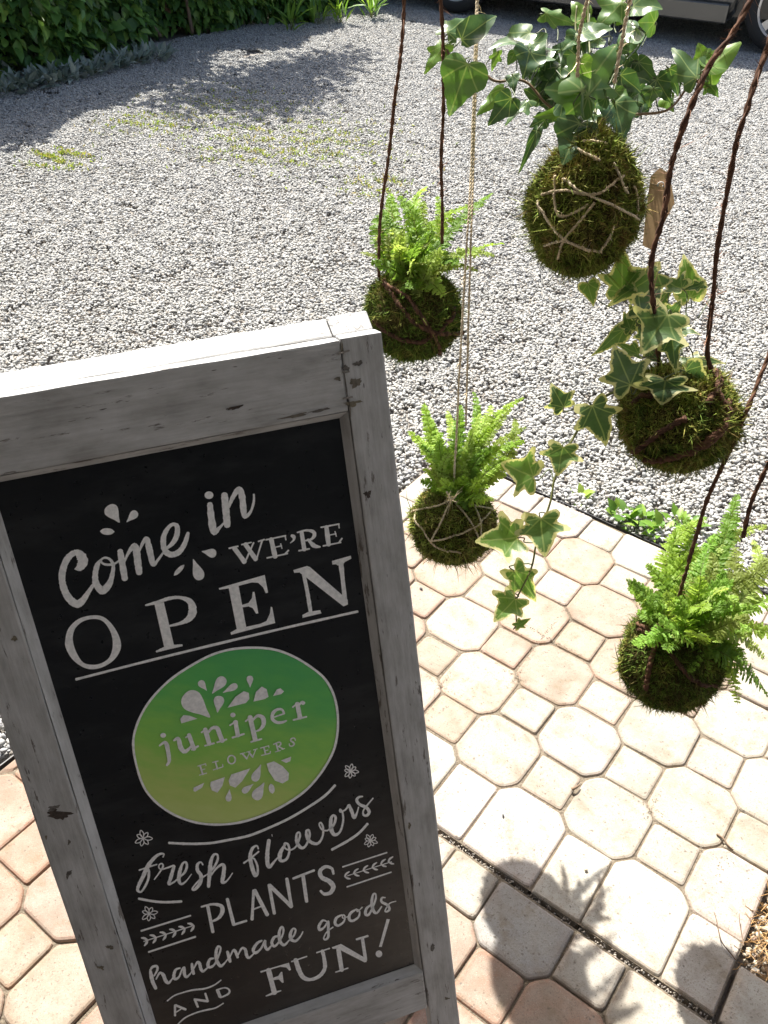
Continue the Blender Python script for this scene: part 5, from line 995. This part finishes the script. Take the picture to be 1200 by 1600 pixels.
# ------------------------------------------------------------------ small litter on the paving
def twig(pxs, r, label, z=.004):
    pts = np.array([gnd(u, v, zz) for u, v, zz in pxs]); V, F = tube(catmull(pts, 5), np.linspace(r, r * .5, len(catmull(pts, 5))), 5); o = obj('twig', V, F, M['bark'], None, True, origin=(*pts[0][:2], 0.0)); tag(o, label, 'twig', 'dry twigs on the paving')
twig([(1150, 1500, .002), (1138, 1485, .004), (1127, 1470, .008), (1120, 1440, .012), (1116, 1425, .014)], .0012, 'thin curved dry twig beside the tan gravel pocket, the left of two')
twig([(1162, 1478, .003), (1160, 1465, .004), (1156, 1442, .010), (1155, 1427, .013)], .0011, 'thin dry twig beside the tan gravel pocket, the right of two')
twig([(1120, 1303, .002), (1130, 1310, .004), (1137, 1320, .003), (1146, 1328, .002)], .0022, 'short reddish dry twig in the paver joint near the right edge')
twig([(893, 1233, .003), (900, 1230, .006), (906, 1226, .003)], .0034, 'small brown bud lying on a paver joint near the middle')
for (u, v, r_, nm) in ((658, 920, .0052, 'small dark pebble lying on the pink pavers beside the sign'), (916, 1359, .0045, 'small tan pebble by the edge of the fern shadow'), (786, 1273, .003, 'tiny dark crumb on the pale kerb stone left of the shadow')):
    g_ = gnd(u, v, .003); V, F, c4 = stones(np.array([g_]), np.array([r_]), rng, [(.12, .12, .12)] if 'dark' in nm else [(.4, .33, .22)]); tag(obj('pebble', V, F, M['stone'], None, True, {'Col': c4}, origin=g_), nm, 'pebble', 'pebbles on the paving')
n = 520; q = strip(n, 5.42, 6.3, -1.9, .6, -.006, .002); mb = MB()
for p_ in q:
    a = rng.uniform(0, 6.28); d = np.array([math.cos(a), math.sin(a), rng.normal() * .2]); V, F = tube(np.array([p_, p_ + d * .012 + rng.normal(size=3) * .002, p_ + d * .026 + rng.normal(size=3) * .003]), .0006, 3); mb.add(V, F)
tag(mb.build('dry_needles', plain('dry_needles', (.45, .27, .11), .7, var=.3), None), kind='stuff')
# grit lying in the gap between the beds and along some joints
q = np.concatenate([strip(1300, -4, 8.9, -2.88, -2.78, -.014, -.006)]); V, F, c4 = stones(q, rng.uniform(.0010, .0026, len(q)), rng, [(.12, .09, .06), (.18, .13, .08), (.09, .07, .05), (.30, .25, .18)]); tag(obj('joint_grit', V, F, M['stone'], None, False, {'Col': c4}), kind='stuff')

# ------------------------------------------------------------------ the parked car
W1, W2 = np.array([1.40, 7.02, 0]), np.array([3.53, 5.43, 0]); cx_ = unit(W2 - W1); cy_ = np.array([-cx_[1], cx_[0], 0])     # along the car, away from the camera
if np.dot(cy_, W1 - CAM) < 0: cy_ = -cy_
WB = np.linalg.norm(W2 - W1); c_org = W1 - cy_ * 0.02
def K(x, y, z): return c_org + cx_ * x + cy_ * y + UP * z
car = empty('parked_car', K(WB / 2, .85, 0), 'silver-grey car parked across the top right corner, only its lower side in view', 'car')
m_, t_, b_ = mat('silver_paint'); b_.inputs['Base Color'].default_value = (.085, .084, .080, 1); b_.inputs['Metallic'].default_value = .55; b_.inputs['Roughness'].default_value = .33; b_.inputs['Coat Weight'].default_value = .6; M['paint'] = m_
M['trim'] = plain('black_trim', (.018, .018, .018), .55); M['tyre'] = plain('tyre_rubber', (.022, .022, .022), .8); M['alloy'] = plain('alloy_rim', (.52, .52, .53), .32, .8); M['glass'] = plain('car_glass', (.02, .025, .025), .05); M['lamp'] = plain('lamp_lens', (.5, .05, .03), .15); M['lampw'] = plain('headlamp_lens', (.75, .76, .76), .1)
RW = 0.305
def arc(cx, r, a0, a1, n): return [(cx + r * math.cos(a), RW + r * math.sin(a)) for a in np.linspace(a0, a1, n)]
low = [(-.78, .30), (-.80, .52), (-.76, .80)] + [(-.70, .93), (-.1, .97), (1.0, .98), (2.2, .96), (3.0, .86), (3.38, .70), (3.44, .50), (3.40, .26)] + [(WB + .40, .22)] + arc(WB, .365, -.15, math.pi + .15, 13) + [(WB - .40, .19), (.40, .19)] + arc(0, .365, -.15, math.pi + .15, 13) + [(-.42, .22)]
def body(name, prof, secs, m_):
    """loft of one side profile across the car: secs = (y, inset towards the mid-height axis, z gain)"""
    n = len(prof); V = []
    for (y, k) in secs:
        for x, z in prof: V.append(K(WB / 2 + (x - WB / 2) * (1 - k * .35), y, .58 + (z - .58) * (1 - k)))
    F = [[a * n + i, a * n + (i + 1) % n, (a + 1) * n + (i + 1) % n, (a + 1) * n + i] for a in range(len(secs) - 1) for i in range(n)] + [list(range(n)), [(len(secs) - 1) * n + i for i in range(n)][::-1]]
    bm = bmesh.new(); vs = [bm.verts.new(v - np.array(car.location)) for v in V]
    for f in F: bm.faces.new([vs[i] for i in f])
    bmesh.ops.triangulate(bm, faces=[f for f in bm.faces if len(f.verts) > 4]); bmesh.ops.recalc_face_normals(bm, faces=bm.faces[:])
    me = bpy.data.meshes.new(name); bm.to_mesh(me); bm.free(); me.materials.append(m_); me.polygons.foreach_set('use_smooth', [False] * len(me.polygons)); o = bpy.data.objects.new(name, me); link(o, car); return o
body('body', low, [(.035, .06), (0, .0), (-.0, .0), (.02, .0), (1.68, .0), (1.70, .06)][0:1] + [(.0, .0), (1.70, .0), (1.665, .06)][0:2] + [(1.735, .06)], M['paint'])
cab = [(-.35, .97), (.35, 1.38), (.75, 1.45), (1.7, 1.44), (2.05, 1.36), (2.75, .93)]
V = []; n = len(cab)
for y, k in ((.10, 0), (.24, 1), (1.46, 1), (1.60, 0)):
    for x, z in cab: V.append(K(x, .10 + (y - .10) if k == 0 else y, z))
V = np.array(V)
Vl = [K(x, .10 + .16 * (z - .93) / .5, z) for x, z in cab]; Vr = [K(x, 1.60 - .16 * (z - .93) / .5, z) for x, z in cab]
obj('cabin', np.array(Vl + Vr), [[i, i + 1, n + i + 1, n + i] for i in range(n - 1)] + [list(range(n))[::-1], list(range(n, 2 * n))], M['paint'], car)
for side, y0, sg in ((0, .093, 1), (1, 1.607, -1)):
    for w_ in ([(-.02, 1.02), (.42, 1.34), (1.10, 1.39), (1.10, 1.00)], [(1.18, 1.00), (1.18, 1.39), (1.72, 1.38), (1.98, 1.31), (2.45, 1.00)]):
        obj('side_window', [K(x, y0 + sg * .16 * (z - .93) / .5 - sg * .0, z) for x, z in w_], [[0, 1, 2, 3, 4][:len(w_)]], M['glass'], car)
for (x0, z0, x1, z1, nm) in ((2.12, 1.325, 2.66, .985, 'windscreen'), (-.28, 1.01, .30, 1.345, 'rear_window')):
    nrm = unit(np.cross(K(x1, 0, z1) - K(x0, 0, z0), cy_)); nrm = nrm if nrm[2] > 0 else -nrm
    obj(nm, [K(x0, .25, z0) + nrm * .006, K(x0, 1.45, z0) + nrm * .006, K(x1, 1.5, z1) + nrm * .006, K(x1, .2, z1) + nrm * .006], [[0, 1, 2, 3]], M['glass'], car)
for y0, sg in ((-.002, -1), (1.702, 1)):
    for x0, x1 in ((.42, 1.20), (1.215, 2.16)):
        q = [(x0 + .03, .36), (x1 - .03, .36), (x1, .42), (x1, .93), (x0, .93), (x0, .42)]; d = obj('door', [K(x, y0 + sg * .006, z) for x, z in q] + [K(x, y0 - sg * .003, z) for x, z in q], [[0, 1, 2, 3, 4, 5], [11, 10, 9, 8, 7, 6]] + [[i, 6 + i, 6 + (i + 1) % 6, (i + 1) % 6] for i in range(6)], M['paint'], car)
        V, F = tube(np.array([K(x0 + .10, y0 + sg * .02, .84), K(x0 + .14, y0 + sg * .04, .845), K(x0 + .22, y0 + sg * .04, .845), K(x0 + .26, y0 + sg * .02, .84)]), .012, 6); obj('handle', V, F, M['paint'], d, True)
    V, F, L = box(.41, WB - .41, -.02, .02, .17, .30, lambda a, b_, c: K(a, y0 + b_ + sg * .0, c), .012); obj('sill', V, F, M['paint'], car)
for x, z, m2, nm in ((-.80, .70, 'lamp', 'tail_light'), (3.36, .66, 'lampw', 'headlight')):
    for y in (.16, 1.54):
        V, F, L = box(x - .03, x + .05, y - .13, y + .13, z - .07, z + .07, K, .02); obj(nm, V, F, M[m2], car)
V, F, L = box(-.86, -.70, .06, 1.64, .30, .52, K, .04); obj('bumper', V, F, M['paint'], car); V, F, L = box(3.30, 3.47, .06, 1.64, .26, .48, K, .04); obj('bumper', V, F, M['paint'], car)
V, F, L = box(-.6, 3.25, .20, 1.5, .20, .30, K, .0); obj('underbody', V, F, M['trim'], car)
def lathe(prof, c, k=40):
    n = len(prof); V = [c + cy_ * y + (cx_ * math.cos(a) + UP * math.sin(a)) * r for a in np.linspace(0, 2 * np.pi, k, endpoint=False) for r, y in prof]
    return np.array(V), [[i * n + j, ((i + 1) % k) * n + j, ((i + 1) % k) * n + (j + 1) % n, i * n + (j + 1) % n] for i in range(k) for j in range(n)]
for x in (0, WB):
    for y, sg in ((.03, 1), (1.67, -1)):
        c = K(x, y, RW); wh = empty('wheel', c - np.array(car.location)); wh.parent = car
        V, F = lathe([(.205, 0), (.225, -.012 * sg), (.285, -.006 * sg), (.303, .02 * sg), (.303, .16 * sg), (.285, .185 * sg), (.205, .18 * sg)], c); obj('tyre', V, F, M['tyre'], wh, True)
        V, F = lathe([(.207, .002 * sg), (.214, -.006 * sg), (.200, -.002 * sg), (.190, .03 * sg), (.190, .16 * sg), (.207, .17 * sg)], c); mb = MB(); mb.add(V, F)
        for k in range(7):
            a = 2 * math.pi * k / 7 + .3; d = cx_ * math.cos(a) + UP * math.sin(a); e = np.cross(cy_, d); q = [c + d * r + e * w_ * s2 + cy_ * sg * yy for r, w_, yy in ((.03, .022, .0), (.195, .030, .012)) for s2 in (-1, 1)]; q += [p_ + cy_ * sg * .025 for p_ in q]
            mb.add(q, [[0, 1, 3, 2], [4, 6, 7, 5], [0, 2, 6, 4], [1, 5, 7, 3]])
        V, F = lathe([(.001, -.004 * sg), (.045, -.002 * sg), (.05, .02 * sg), (.001, .03 * sg)], c, 20); mb.add(V, F); mb.build('rim', M['alloy'], wh)
        V, F = lathe([(.01, .06 * sg), (.185, .06 * sg), (.185, .075 * sg), (.01, .075 * sg)], c, 30); obj('brake_disc', V, F, M['trim'], wh)

# ------------------------------------------------------------------ unseen porch added behind the camera to carry the pole and shade the sign
pd_ = dirp if dirp[0] > 0 else -dirp; pin = np.array([-abs(pd_[1]), -abs(pd_[0]), 0.0]); pin = unit(pin - pd_ * np.dot(pin, pd_)); q0 = np.array([c0[0], c0[1], 0.0])
def PO(a, b_, z): return q0 + pd_ * a + pin * b_ + UP * z
porch = empty('unseen_porch', PO(0, 2.2, 0), 'unseen timber porch roof and shop wall, added behind the viewer to shade the sign', 'porch')
M['ply'] = plain('porch_boards', (.74, .75, .76), .8, var=.2, vs=8); M['render'] = plain('unseen_wall', (.13, .135, .14), .85, var=.12, vs=5)  # pale boards bounce light onto the sign, dark wall blackens its reflection
for k in range(9):
    V, F, L = box(-3.2, 3.2, -.06 + k * .30, .232 + k * .30, 2.46, 2.50, PO, .004); obj('roof_board', V, F, M['ply'], porch)
V, F, L = box(-3.2, 3.2, 2.45, 2.60, 0, 2.455, PO); obj('wall', V, F, M['render'], porch)
for a in (-3.1, 3.1): V, F, L = box(a - .06, a + .06, .0, .12, 0, 2.455, PO, .006); obj('post', V, F, M['beam'], porch)
V, F, L = box(-1.2, -.3, 2.41, 2.448, .02, 2.05, PO, .01); obj('door', V, F, M['bark'], porch); V, F, L = box(.3, 1.9, 2.42, 2.448, .9, 2.0, PO, .01); obj('window', V, F, M['glass'], porch)
for a in (-.9, .0, .9): V, F, L = box(a - .02, a + .02, -.012, .012, 2.44, 2.462, PO, .003); obj('bracket', V, F, M['trim'], porch)

# sand washed into some joints of the pad
q = []
for (u, v, sx_, n) in ((850, 993, .03, 260), (806, 1056, .012, 90), (688, 1070, .012, 90), (1018, 1262, .014, 90), (1130, 1345, .02, 90)):
    g_ = gnd(u, v); d_ = rng.normal(size=(n, 3)) * sx_; d_[:, 2] = rng.uniform(-.0004, .0012, n); a_ = d_[:, 0].copy(); sg2 = np.where(rng.uniform(size=n) < .5, 1, -1); d_[:, 1] = np.where(sg2 > 0, a_, -a_) + rng.normal(size=n) * .0035; q.append(g_ + d_)
q = np.concatenate(q); V, F, c4 = stones(q, rng.uniform(.0005, .0013, len(q)), rng, TANS + [(.30, .26, .19), (.2, .16, .11)] * 3); tag(obj('washed_sand', V, F, M['stone'], None, False, {'Col': c4}), kind='stuff')
